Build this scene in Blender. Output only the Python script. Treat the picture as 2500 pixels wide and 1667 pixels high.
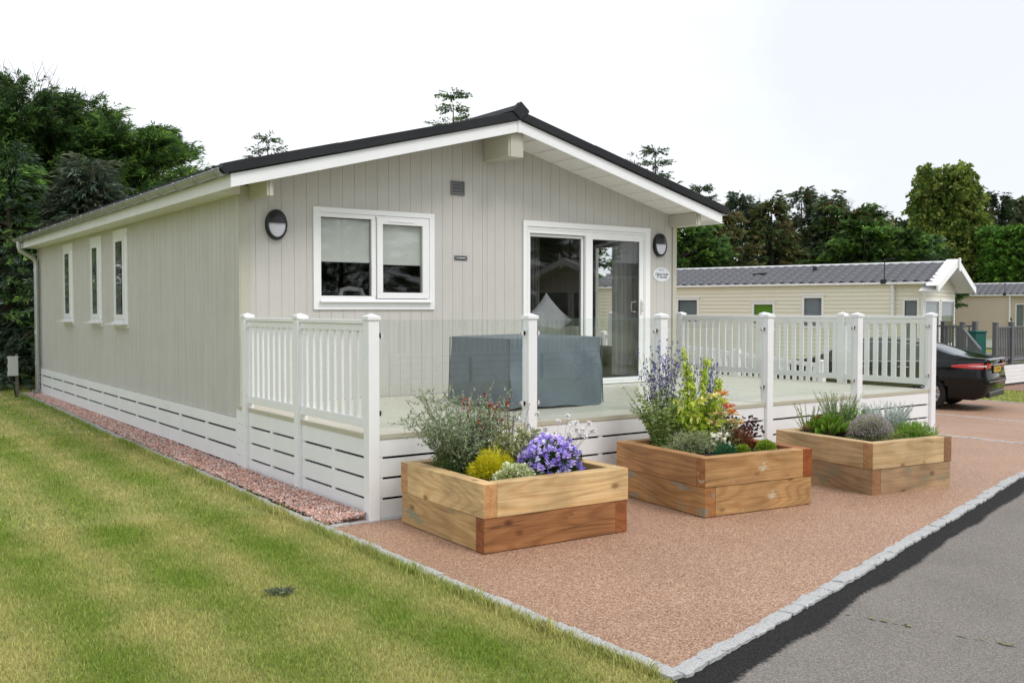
import bpy, bmesh, math, random
import numpy as np
from mathutils import Vector, Matrix
R_=math.radians
random.seed(7); rng=np.random.default_rng(11)
S=bpy.context.scene; COL=S.collection
for o in list(bpy.data.objects): bpy.data.objects.remove(o)
# ------------------------------------------------------------------ camera
CX,CY,CZ=-3.4453,-6.7152,1.62
cam=bpy.data.cameras.new('camera'); camo=bpy.data.objects.new('camera',cam); COL.objects.link(camo)
cam.sensor_width=36; cam.lens=2393.5*36/2500; cam.clip_end=2000; cam.clip_start=.05
yaw,pitch,roll=.6194,-.0322,.0004
fw=Vector((math.sin(yaw)*math.cos(pitch),math.cos(yaw)*math.cos(pitch),math.sin(pitch)))
rt=Vector((math.cos(yaw),-math.sin(yaw),0)); up=rt.cross(fw)
camo.matrix_world=Matrix(((rt.x,up.x,-fw.x,CX),(rt.y,up.y,-fw.y,CY),(rt.z,up.z,-fw.z,CZ),(0,0,0,1)))
S.camera=camo
# ------------------------------------------------------------------ world, sun, exposure
SUN_EL,SUN_AZ=R_(52),R_(165)      # azimuth from +y clockwise
wd=bpy.data.worlds.new('World'); S.world=wd; wd.use_nodes=True
nt=wd.node_tree; nt.nodes.clear()
def N(nt,t,**k):
    n=nt.nodes.new(t)
    for a,b in k.items(): setattr(n,a,b)
    return n
L=lambda nt,a,b: nt.links.new(a,b)
out=N(nt,'ShaderNodeOutputWorld'); bg=N(nt,'ShaderNodeBackground'); bg.inputs[1].default_value=.11
sky=N(nt,'ShaderNodeTexSky',sky_type='NISHITA',sun_disc=False,sun_elevation=SUN_EL,sun_rotation=SUN_AZ)
tc=N(nt,'ShaderNodeTexCoord'); mp=N(nt,'ShaderNodeMapping'); mp.inputs['Scale'].default_value=(1,1,2.6)
no=N(nt,'ShaderNodeTexNoise'); no.inputs['Scale'].default_value=1.7; no.inputs['Detail'].default_value=5
rp=N(nt,'ShaderNodeValToRGB'); rp.color_ramp.elements[0].position=.42; rp.color_ramp.elements[0].color=(6.5,6.8,7.2,1)
rp.color_ramp.elements[1].position=.74; rp.color_ramp.elements[1].color=(9.2,9.35,9.5,1)
mx=N(nt,'ShaderNodeMix',data_type='RGBA'); mx.inputs[0].default_value=.93
L(nt,tc.outputs['Generated'],mp.inputs[0]); L(nt,mp.outputs[0],no.inputs[0]); L(nt,no.outputs[0],rp.inputs[0])
L(nt,sky.outputs[0],mx.inputs[6]); L(nt,rp.outputs[0],mx.inputs[7]); L(nt,mx.outputs[2],bg.inputs[0]); L(nt,bg.outputs[0],out.inputs[0])
sun=bpy.data.lights.new('sun','SUN'); sun.energy=1.35; sun.angle=R_(22); sun.color=(1,.97,.93)
so=bpy.data.objects.new('sun',sun); COL.objects.link(so)
sd=Vector((math.sin(SUN_AZ)*math.cos(SUN_EL),math.cos(SUN_AZ)*math.cos(SUN_EL),math.sin(SUN_EL)))
so.rotation_euler=sd.to_track_quat('Z','Y').to_euler(); so.location=(0,-20,30)
S.view_settings.view_transform='Standard'; S.view_settings.look='None'; S.view_settings.gamma=1; S.view_settings.exposure=0.40
S.render.engine='CYCLES'; S.cycles.max_bounces=7; S.cycles.transparent_max_bounces=24
# ------------------------------------------------------------------ materials
MATS={}
def mat(name,col=(.8,.8,.8),rough=.5,metal=0,spec=.5,var=0,vscale=8,bump=0,bscale=60,bstretch=(1,1,1),emit=0,coat=0,streak=0):
    """plain material: base colour with optional blotchy variation, speckle and bump"""
    m=bpy.data.materials.new(name); m.use_nodes=True; t=m.node_tree; b=t.nodes['Principled BSDF']
    b.inputs['Base Color'].default_value=(*col,1); b.inputs['Roughness'].default_value=rough; b.inputs['Metallic'].default_value=metal
    b.inputs['Specular IOR Level'].default_value=spec; b.inputs['Coat Weight'].default_value=coat
    if emit: b.inputs['Emission Color'].default_value=(*col,1); b.inputs['Emission Strength'].default_value=emit
    c=N(t,'ShaderNodeTexCoord')
    if var:
        n=N(t,'ShaderNodeTexNoise'); n.inputs['Scale'].default_value=vscale; n.inputs['Detail'].default_value=6; n.inputs['Roughness'].default_value=.65
        x=N(t,'ShaderNodeMapRange'); x.inputs[1].default_value=.3; x.inputs[2].default_value=.7; x.inputs[3].default_value=1-var; x.inputs[4].default_value=1+var*.6
        q=N(t,'ShaderNodeMix',data_type='RGBA',blend_type='MULTIPLY'); q.inputs[0].default_value=1; q.inputs[6].default_value=(*col,1)
        L(t,c.outputs['Object'],n.inputs[0]); L(t,n.outputs[0],x.inputs[0]); L(t,x.outputs[0],q.inputs[7]); 
        last=q.outputs[2]
        if streak:
            ms=N(t,'ShaderNodeMapping'); ms.inputs['Scale'].default_value=(26,26,.9); ns=N(t,'ShaderNodeTexNoise'); ns.inputs['Scale'].default_value=1; ns.inputs['Detail'].default_value=5
            xs=N(t,'ShaderNodeMapRange'); xs.inputs[1].default_value=.3; xs.inputs[2].default_value=.7; xs.inputs[3].default_value=1-streak; xs.inputs[4].default_value=1+streak*.7
            q2=N(t,'ShaderNodeMix',data_type='RGBA',blend_type='MULTIPLY'); q2.inputs[0].default_value=1; L(t,c.outputs['Object'],ms.inputs[0]); L(t,ms.outputs[0],ns.inputs[0]); L(t,ns.outputs[0],xs.inputs[0]); L(t,last,q2.inputs[6]); L(t,xs.outputs[0],q2.inputs[7]); last=q2.outputs[2]
        L(t,last,b.inputs['Base Color'])
    if bump:
        mp=N(t,'ShaderNodeMapping'); mp.inputs['Scale'].default_value=bstretch
        n=N(t,'ShaderNodeTexNoise'); n.inputs['Scale'].default_value=bscale; n.inputs['Detail'].default_value=4
        bb=N(t,'ShaderNodeBump'); bb.inputs['Strength'].default_value=bump; bb.inputs['Distance'].default_value=.004
        L(t,c.outputs['Object'],mp.inputs[0]); L(t,mp.outputs[0],n.inputs[0]); L(t,n.outputs[0],bb.inputs['Height']); L(t,bb.outputs[0],b.inputs['Normal'])
    MATS[name]=m; return m
pvc=mat('white_pvc',(.87,.875,.88),.32,var=.035,vscale=3,bump=.06,bscale=30)
pvc2=mat('white_board',(.85,.855,.86),.4,var=.05,vscale=2.2,bump=.15,bscale=25,bstretch=(.2,1,1))
upvc=mat('window_upvc',(.87,.87,.87),.25,var=.02)
clad=mat('greige_cladding',(.55,.53,.495),.6,streak=.085,var=.05,vscale=3.5,bump=.9,bscale=55,bstretch=(1,1,.09))
cladf=mat('greige_cladding_front',(.55,.53,.495),.6,streak=.03,var=.05,vscale=2.5,bump=.6,bscale=55,bstretch=(1,1,.09))
trimm=mat('greige_trim',(.50,.485,.405),.6,var=.06,vscale=4,bump=.5,bscale=60,bstretch=(1,1,.1))
soff=mat('soffit_white',(.80,.80,.77),.55,var=.03)
roofb=mat('roof_charcoal',(.022,.023,.026),.75,var=.35,vscale=2.0,bump=.4,bscale=220,spec=.3)
galv=mat('galvanised_steel',(.50,.51,.53),.38,metal=.75,var=.15,vscale=5)
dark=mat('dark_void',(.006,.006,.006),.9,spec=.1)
deckm=mat('deck_board',(.64,.61,.51),.27,var=.07,vscale=3,bump=.12,bscale=40,bstretch=(.1,1,1),spec=.6)
deckedge=mat('deck_edge',(.50,.475,.37),.4,var=.05)
steel=mat('brushed_steel',(.66,.65,.63),.45,metal=.1)
blackpl=mat('black_plastic',(.012,.013,.016),.38,var=.2,vscale=9)
lens=mat('opal_lens',(.70,.70,.80),.3,spec=.4)
greyvent=mat('grey_plastic',(.17,.175,.185),.5,var=.1)
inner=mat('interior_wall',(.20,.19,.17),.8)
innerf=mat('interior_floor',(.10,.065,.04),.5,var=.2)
blindm=mat('roller_blind',(.86,.85,.83),.8,var=.03)
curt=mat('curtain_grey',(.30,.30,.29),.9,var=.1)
sofam=mat('sofa_fabric',(.30,.32,.27),.9,var=.1); cushm=mat('cushion_fabric',(.55,.54,.58),.85,var=.06)
soil=mat('bark_soil',(.035,.025,.02),.95,var=.5,vscale=40,bump=1,bscale=60,spec=.1)
granite=mat('granite',(.47,.47,.465),.8,var=.32,vscale=75,bump=1,bscale=70,spec=.15)
tyre=mat('tyre_rubber',(.012,.012,.012),.8); carp=mat('car_paint_black',(.004,.005,.006),.07,spec=.38)
carg=mat('car_glass',(.02,.03,.035),.04,spec=.8); chrome=mat('chrome',(.75,.75,.76),.1,metal=1)
alloy=mat('alloy',(.5,.5,.52),.3,metal=1)
red=mat('tail_lens_red',(.55,.010,.012),.15,coat=1); clear=mat('tail_lens_clear',(.72,.6,.6),.12,coat=1)
plate=mat('plate_yellow',(.72,.45,.01),.35); ink=mat('black_ink',(.01,.01,.012),.5); inkg=mat('grey_ink',(.07,.075,.08),.5); inkb=mat('blue_ink',(.12,.17,.38),.5)
signw=mat('sign_white',(.74,.76,.80),.35); greyp=mat('grey_pvc',(.115,.12,.13),.45,var=.08)
binm=mat('green_bin',(.02,.13,.11),.4); metbox=mat('meter_box_grey',(.50,.52,.50),.5,var=.06); woodgrey=mat('weathered_post',(.16,.15,.13),.8,var=.2,vscale=20)
cable=mat('black_cable',(.01,.01,.01),.5)
gravel_dark=mat('dark_ballast',(.05,.045,.04),.9,var=.4,vscale=30)
bark=mat('bark',(.085,.065,.05),.9,var=.35,vscale=9,bump=1,bscale=20,bstretch=(1,1,.2),spec=.15)
deadw=mat('dead_branch',(.20,.18,.16),.9)
fencew=mat('old_fence_wood',(.10,.07,.05),.85,var=.3)
def siding(name,col):
    return mat(name,col,.42,var=.03,vscale=1.5)
cream=siding('cream_siding',(.80,.77,.63)); beige=siding('beige_siding',(.62,.52,.41)); pinkish=siding('mushroom_siding',(.60,.54,.48))
tilem=mat('metal_tile_grey',(.15,.152,.165),.5,var=.10,vscale=6,spec=.5)
stonec=mat('grey_bird',(.05,.05,.055),.7)
# glass
def glass(name,tint,strength):
    m=bpy.data.materials.new(name); m.use_nodes=True; t=m.node_tree; t.nodes.clear()
    o=N(t,'ShaderNodeOutputMaterial'); tr=N(t,'ShaderNodeBsdfTransparent'); tr.inputs[0].default_value=(*tint,1)
    g=N(t,'ShaderNodeBsdfGlossy'); g.inputs['Roughness'].default_value=.0; f=N(t,'ShaderNodeFresnel'); f.inputs[0].default_value=1.52
    mm=N(t,'ShaderNodeMath',operation='MULTIPLY'); mm.use_clamp=True; mm.inputs[1].default_value=strength
    mx=N(t,'ShaderNodeMixShader'); ge=N(t,'ShaderNodeNewGeometry'); iv=N(t,'ShaderNodeMath',operation='SUBTRACT'); iv.inputs[0].default_value=1; L(t,ge.outputs['Backfacing'],iv.inputs[1])
    m4=N(t,'ShaderNodeMath',operation='MULTIPLY'); L(t,f.outputs[0],mm.inputs[0]); L(t,mm.outputs[0],m4.inputs[0]); L(t,iv.outputs[0],m4.inputs[1]); L(t,m4.outputs[0],mx.inputs[0]); L(t,tr.outputs[0],mx.inputs[1]); L(t,g.outputs[0],mx.inputs[2]); L(t,mx.outputs[0],o.inputs[0]); return m
glazing=glass('double_glazing',(.86,.875,.865),1.8); cglaz=glass('caravan_glazing',(.88,.90,.90),1.0); balglass=glass('balustrade_glass',(.955,.978,.968),1.9)
# foliage: per-face colour attribute
def folmat(name,transl=.3,rough=.55,spec=.25):
    m=bpy.data.materials.new(name); m.use_nodes=True; t=m.node_tree; b=t.nodes['Principled BSDF']; o=[n for n in t.nodes if n.type=='OUTPUT_MATERIAL'][0]
    a=N(t,'ShaderNodeAttribute',attribute_name='col'); L(t,a.outputs[0],b.inputs['Base Color']); b.inputs['Roughness'].default_value=rough; b.inputs['Specular IOR Level'].default_value=spec
    tr=N(t,'ShaderNodeBsdfTranslucent'); L(t,a.outputs[0],tr.inputs[0]); mx=N(t,'ShaderNodeMixShader'); mx.inputs[0].default_value=transl
    L(t,b.outputs[0],mx.inputs[1]); L(t,tr.outputs[0],mx.inputs[2]); L(t,mx.outputs[0],o.inputs[0]); return m
fol=folmat('foliage'); folg=folmat('glossy_foliage',.25,.35,.4); petal=folmat('petals',.2,.6,.15); stonesm=folmat('gravel_stone',0,.8,.25)
# wood (solid 3D rings)
def wood(name,c1,c2,stain=None,stz=.1,stamt=0,seed=0,cut=.62):
    m=bpy.data.materials.new(name); m.use_nodes=True; t=m.node_tree; b=t.nodes['Principled BSDF']
    c=N(t,'ShaderNodeTexCoord'); oi=N(t,'ShaderNodeObjectInfo')
    mp=N(t,'ShaderNodeMapping'); mp.inputs['Scale'].default_value=(.75,4.2,4.2); add=N(t,'ShaderNodeVectorMath',operation='ADD')
    off=N(t,'ShaderNodeVectorMath',operation='SCALE'); off.inputs[0].default_value=(3.1,.9,1.7); L(t,oi.outputs['Random'],off.inputs['Scale'])
    L(t,c.outputs['Object'],mp.inputs[0]); L(t,mp.outputs[0],add.inputs[0]); L(t,off.outputs[0],add.inputs[1])
    nz=N(t,'ShaderNodeTexNoise'); nz.inputs['Scale'].default_value=.9; nz.inputs['Detail'].default_value=3; L(t,add.outputs[0],nz.inputs[0])
    wn=N(t,'ShaderNodeTexNoise'); wn.inputs['Scale'].default_value=.55; wn.inputs['Detail'].default_value=1.5; L(t,add.outputs[0],wn.inputs[0])
    wm=N(t,'ShaderNodeMath',operation='MULTIPLY'); wm.inputs[1].default_value=150; L(t,wn.outputs[0],wm.inputs[0]); ws=N(t,'ShaderNodeMath',operation='SINE'); L(t,wm.outputs[0],ws.inputs[0])
    w=N(t,'ShaderNodeMapRange'); w.inputs[1].default_value=-.2; w.inputs[2].default_value=1; L(t,ws.outputs[0],w.inputs[0])
    r=N(t,'ShaderNodeValToRGB'); r.color_ramp.elements[0].color=(*c1,1); r.color_ramp.elements[1].color=(*c2,1); r.color_ramp.elements[0].position=.1; r.color_ramp.elements[1].position=1.0; r.color_ramp.elements[1].color=tuple(.5*a+.5*b_ for a,b_ in zip(c1,c2))+(1,)
    L(t,w.outputs[0],r.inputs[0])
    # fine fibre streaks
    m2=N(t,'ShaderNodeMapping'); m2.inputs['Scale'].default_value=(3,90,90); n2=N(t,'ShaderNodeTexNoise'); n2.inputs['Scale'].default_value=1; n2.inputs['Detail'].default_value=3
    L(t,c.outputs['Object'],m2.inputs[0]); L(t,m2.outputs[0],n2.inputs[0])
    mr=N(t,'ShaderNodeMapRange'); mr.inputs[1].default_value=.3; mr.inputs[2].default_value=.7; mr.inputs[3].default_value=.78; mr.inputs[4].default_value=1.12; L(t,n2.outputs[0],mr.inputs[0])
    mu=N(t,'ShaderNodeMix',data_type='RGBA',blend_type='MULTIPLY'); mu.inputs[0].default_value=1; L(t,r.outputs[0],mu.inputs[6]); L(t,mr.outputs[0],mu.inputs[7])
    # large blotches
    n3=N(t,'ShaderNodeTexNoise'); n3.inputs['Scale'].default_value=2.6; n3.inputs['Detail'].default_value=4
    a3=N(t,'ShaderNodeVectorMath',operation='ADD'); L(t,c.outputs['Object'],a3.inputs[0]); L(t,off.outputs[0],a3.inputs[1]); L(t,a3.outputs[0],n3.inputs[0])
    m3=N(t,'ShaderNodeMapRange'); m3.inputs[1].default_value=.35; m3.inputs[2].default_value=.7; m3.inputs[3].default_value=.78; m3.inputs[4].default_value=1.15; L(t,n3.outputs[0],m3.inputs[0])
    mu2=N(t,'ShaderNodeMix',data_type='RGBA',blend_type='MULTIPLY'); mu2.inputs[0].default_value=1; L(t,mu.outputs[2],mu2.inputs[6]); L(t,m3.outputs[0],mu2.inputs[7])
    # knots
    mk=N(t,'ShaderNodeMapping'); mk.inputs['Scale'].default_value=(3.0,5.0,5.0); vk=N(t,'ShaderNodeTexVoronoi'); vk.inputs['Scale'].default_value=1.0
    ak=N(t,'ShaderNodeVectorMath',operation='ADD'); L(t,a3.outputs[0],mk.inputs[0]); L(t,mk.outputs[0],vk.inputs['Vector'])
    wk=N(t,'ShaderNodeMapRange'); wk.inputs[1].default_value=.05; wk.inputs[2].default_value=.15; wk.inputs[3].default_value=.85; wk.inputs[4].default_value=0; L(t,vk.outputs['Distance'],wk.inputs[0])
    kk=N(t,'ShaderNodeMix',data_type='RGBA'); L(t,wk.outputs[0],kk.inputs[0]); L(t,mu2.outputs[2],kk.inputs[6]); kk.inputs[7].default_value=(c2[0]*.45,c2[1]*.38,c2[2]*.35,1)
    last=kk.outputs[2]
    sn=N(t,'ShaderNodeSeparateXYZ'); L(t,c.outputs['Normal'],sn.inputs[0]); an=N(t,'ShaderNodeMath',operation='ABSOLUTE'); L(t,sn.outputs[0],an.inputs[0]); en=N(t,'ShaderNodeMapRange'); en.inputs[1].default_value=.8; en.inputs[2].default_value=.95; en.inputs[4].default_value=.7; L(t,an.outputs[0],en.inputs[0])
    ek=N(t,'ShaderNodeMix',data_type='RGBA',blend_type='MULTIPLY'); L(t,en.outputs[0],ek.inputs[0]); L(t,last,ek.inputs[6]); ek.inputs[7].default_value=(.82,.56,.44,1); last=ek.outputs[2]
    # drying cracks: thin dark lines
    mc=N(t,'ShaderNodeMapping'); mc.inputs['Scale'].default_value=(.35,6,6); wc=N(t,'ShaderNodeTexNoise'); wc.inputs['Scale'].default_value=1; wc.inputs['Detail'].default_value=2
    L(t,a3.outputs[0],mc.inputs[0]); L(t,mc.outputs[0],wc.inputs[0]); sb=N(t,'ShaderNodeMath',operation='SUBTRACT'); sb.inputs[1].default_value=.5; L(t,wc.outputs[0],sb.inputs[0])
    ab=N(t,'ShaderNodeMath',operation='ABSOLUTE'); L(t,sb.outputs[0],ab.inputs[0]); cr=N(t,'ShaderNodeMapRange'); cr.inputs[1].default_value=.001; cr.inputs[2].default_value=.004; cr.inputs[3].default_value=.45; cr.inputs[4].default_value=0
    L(t,ab.outputs[0],cr.inputs[0]); ck=N(t,'ShaderNodeMix',data_type='RGBA'); L(t,cr.outputs[0],ck.inputs[0]); L(t,last,ck.inputs[6]); ck.inputs[7].default_value=(c2[0]*.25,c2[1]*.2,c2[2]*.2,1); last=ck.outputs[2]
    if stain:
        ns=N(t,'ShaderNodeTexNoise'); ns.inputs['Scale'].default_value=stz; ns.inputs['Detail'].default_value=9; ns.inputs['Roughness'].default_value=.6
        ns.noise_dimensions='4D'; ns.inputs['W'].default_value=seed; ms=N(t,'ShaderNodeMapping'); ms.inputs['Scale'].default_value=(.8,1,1.7); L(t,c.outputs['Object'],ms.inputs[0]); L(t,ms.outputs[0],ns.inputs[0])
        rs=N(t,'ShaderNodeMapRange'); rs.inputs[1].default_value=cut; rs.inputs[2].default_value=cut+.05; rs.inputs[4].default_value=stamt; L(t,ns.outputs[0],rs.inputs[0])
        k2=N(t,'ShaderNodeMix',data_type='RGBA'); L(t,rs.outputs[0],k2.inputs[0]); L(t,last,k2.inputs[6]); k2.inputs[7].default_value=(*stain,1); last=k2.outputs[2]
    L(t,last,b.inputs['Base Color']); b.inputs['Roughness'].default_value=.62; b.inputs['Specular IOR Level'].default_value=.3
    bm=N(t,'ShaderNodeBump'); bm.inputs['Strength'].default_value=.35; bm.inputs['Distance'].default_value=.003; L(t,n2.outputs[0],bm.inputs['Height']); L(t,bm.outputs[0],b.inputs['Normal'])
    return m
W_pale=wood('sleeper_pale',(.72,.50,.25),(.54,.31,.12)); W_pale2=wood('sleeper_honey',(.58,.38,.17),(.40,.23,.08),(.17,.24,.17),3.0,.65,2.0,.53)
W_red=wood('sleeper_red',(.38,.17,.065),(.22,.085,.03)); W_mid=wood('sleeper_mid',(.47,.255,.105),(.28,.13,.05))
W_mid2=wood('sleeper_stained',(.46,.255,.10),(.28,.14,.05),(.20,.28,.26),5.0,.55,5.0,.54); W_mid3=wood('sleeper_blotched',(.50,.29,.12),(.32,.16,.055),(.58,.56,.42),5.0,.85,9.0,.61)
W_or=wood('sleeper_orange',(.36,.13,.04),(.22,.07,.02)); W_dull=wood('sleeper_dull',(.42,.28,.155),(.28,.165,.085),(.20,.22,.15),3.5,.6,3.0,.54); W_light=wood('sleeper_light',(.60,.43,.23),(.42,.26,.11))
# ground materials
def resin_mat():
    m=bpy.data.materials.new('resin_bound_stone'); m.use_nodes=True; t=m.node_tree; b=t.nodes['Principled BSDF']; c=N(t,'ShaderNodeTexCoord')
    v=N(t,'ShaderNodeTexVoronoi'); v.inputs['Scale'].default_value=150; L(t,c.outputs['Object'],v.inputs['Vector'])
    sx=N(t,'ShaderNodeSeparateColor'); L(t,v.outputs['Color'],sx.inputs[0])
    r=N(t,'ShaderNodeValToRGB'); e=r.color_ramp.elements; e[0].color=(.17,.095,.065,1); e[0].position=0; e[1].color=(.62,.44,.33,1); e[1].position=1
    for p,cc in ((.22,(.25,.135,.09,1)),(.5,(.39,.225,.14,1)),(.8,(.50,.31,.205,1))):
        x=e.new(p); x.color=cc
    L(t,sx.outputs[0],r.inputs[0])
    n=N(t,'ShaderNodeTexNoise'); n.inputs['Scale'].default_value=.8; n.inputs['Detail'].default_value=5; L(t,c.outputs['Object'],n.inputs[0])
    mr=N(t,'ShaderNodeMapRange'); mr.inputs[1].default_value=.3; mr.inputs[2].default_value=.7; mr.inputs[3].default_value=.9; mr.inputs[4].default_value=1.08; L(t,n.outputs[0],mr.inputs[0])
    q=N(t,'ShaderNodeMix',data_type='RGBA',blend_type='MULTIPLY'); q.inputs[0].default_value=1; L(t,r.outputs[0],q.inputs[6]); L(t,mr.outputs[0],q.inputs[7]); L(t,q.outputs[2],b.inputs['Base Color'])
    bb=N(t,'ShaderNodeBump'); bb.invert=True; bb.inputs['Strength'].default_value=.8; bb.inputs['Distance'].default_value=.003; L(t,v.outputs['Distance'],bb.inputs['Height']); L(t,bb.outputs[0],b.inputs['Normal'])
    b.inputs['Roughness'].default_value=.55; b.inputs['Specular IOR Level'].default_value=.35; return m
resin=resin_mat()
def road_mat():
    # object space: x along the kerb, y = 0 at the kerb, road on the negative side
    m=bpy.data.materials.new('asphalt_with_tar_strip'); m.use_nodes=True; t=m.node_tree; b=t.nodes['Principled BSDF']; c=N(t,'ShaderNodeTexCoord')
    v=N(t,'ShaderNodeTexVoronoi'); v.inputs['Scale'].default_value=170; L(t,c.outputs['Object'],v.inputs['Vector']); sx=N(t,'ShaderNodeSeparateColor'); L(t,v.outputs['Color'],sx.inputs[0])
    r=N(t,'ShaderNodeValToRGB'); e=r.color_ramp.elements; e[0].color=(.15,.137,.124,1); e[1].color=(.31,.28,.25,1); x=e.new(.55); x.color=(.20,.182,.165,1); L(t,sx.outputs[1],r.inputs[0])
    n=N(t,'ShaderNodeTexNoise'); n.inputs['Scale'].default_value=1.6; n.inputs['Detail'].default_value=6; L(t,c.outputs['Object'],n.inputs[0])
    mr=N(t,'ShaderNodeMapRange'); mr.inputs[1].default_value=.3; mr.inputs[2].default_value=.7; mr.inputs[3].default_value=.92; mr.inputs[4].default_value=1.08; L(t,n.outputs[0],mr.inputs[0])
    q=N(t,'ShaderNodeMix',data_type='RGBA',blend_type='MULTIPLY'); q.inputs[0].default_value=1; L(t,r.outputs[0],q.inputs[6]); L(t,mr.outputs[0],q.inputs[7])
    tr=N(t,'ShaderNodeValToRGB'); e=tr.color_ramp.elements; e[0].color=(.010,.010,.010,1); e[1].color=(.038,.036,.035,1); L(t,sx.outputs[0],tr.inputs[0])
    s=N(t,'ShaderNodeSeparateXYZ'); L(t,c.outputs['Object'],s.inputs[0])
    n1=N(t,'ShaderNodeTexNoise'); n1.inputs['Scale'].default_value=1.3; n1.inputs['Detail'].default_value=1; L(t,c.outputs['Object'],n1.inputs[0])
    n2=N(t,'ShaderNodeTexNoise'); n2.inputs['Scale'].default_value=38; n2.inputs['Detail'].default_value=4; L(t,c.outputs['Object'],n2.inputs[0])
    # edge = -y + a*(n1-.5) + b*(n2-.5)
    a=N(t,'ShaderNodeMath',operation='MULTIPLY_ADD'); a.inputs[1].default_value=.12; L(t,n1.outputs[0],a.inputs[0]); L(t,s.outputs[1],a.inputs[2])
    a2=N(t,'ShaderNodeMath',operation='MULTIPLY_ADD'); a2.inputs[1].default_value=.06; L(t,n2.outputs[0],a2.inputs[0]); L(t,a.outputs[0],a2.inputs[2])
    f=N(t,'ShaderNodeMapRange'); f.inputs[1].default_value=-.085; f.inputs[2].default_value=-.055; L(t,a2.outputs[0],f.inputs[0])
    k=N(t,'ShaderNodeMix',data_type='RGBA'); L(t,f.outputs[0],k.inputs[0]); L(t,q.outputs[2],k.inputs[6]); L(t,tr.outputs[0],k.inputs[7])
    L(t,k.outputs[2],b.inputs['Base Color']); b.inputs['Roughness'].default_value=.85; b.inputs['Specular IOR Level'].default_value=.12
    bb=N(t,'ShaderNodeBump'); bb.invert=True; bb.inputs['Strength'].default_value=.6; bb.inputs['Distance'].default_value=.003; L(t,v.outputs['Distance'],bb.inputs['Height']); L(t,bb.outputs[0],b.inputs['Normal']); return m
roadm=road_mat()
def straw_nodes(t,vec):
    """0 = green, 1 = straw; shared by lawn sheet and blades (object space = world)"""
    s=N(t,'ShaderNodeSeparateXYZ'); L(t,vec,s.inputs[0])
    nw=N(t,'ShaderNodeTexNoise'); nw.inputs['Scale'].default_value=.45; nw.inputs['Detail'].default_value=3; L(t,vec,nw.inputs[0])
    # bands along y: period 1.35 m in x, bent by noise
    ad=N(t,'ShaderNodeMath',operation='MULTIPLY_ADD'); ad.inputs[1].default_value=.25; L(t,nw.outputs[0],ad.inputs[0]); L(t,s.outputs[0],ad.inputs[2])
    ph=N(t,'ShaderNodeMath',operation='MULTIPLY'); ph.inputs[1].default_value=2*math.pi/.72; L(t,ad.outputs[0],ph.inputs[0])
    p2=N(t,'ShaderNodeMath',operation='ADD'); p2.inputs[1].default_value=10.17; L(t,ph.outputs[0],p2.inputs[0]); co=N(t,'ShaderNodeMath',operation='COSINE'); L(t,p2.outputs[0],co.inputs[0])
    n=N(t,'ShaderNodeTexNoise'); n.inputs['Scale'].default_value=1.5; n.inputs['Detail'].default_value=7; n.inputs['Roughness'].default_value=.62; L(t,vec,n.inputs[0])
    m1=N(t,'ShaderNodeMath',operation='MULTIPLY_ADD'); m1.inputs[1].default_value=.22; m1.inputs[2].default_value=-.24; L(t,co.outputs[0],m1.inputs[0])
    m2=N(t,'ShaderNodeMath',operation='MULTIPLY_ADD'); m2.inputs[1].default_value=1.4; L(t,n.outputs[0],m2.inputs[0]); L(t,m1.outputs[0],m2.inputs[2])
    mr=N(t,'ShaderNodeMapRange'); mr.inputs[1].default_value=.10; mr.inputs[2].default_value=1.0; L(t,m2.outputs[0],mr.inputs[0]); return mr.outputs[0]
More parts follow.
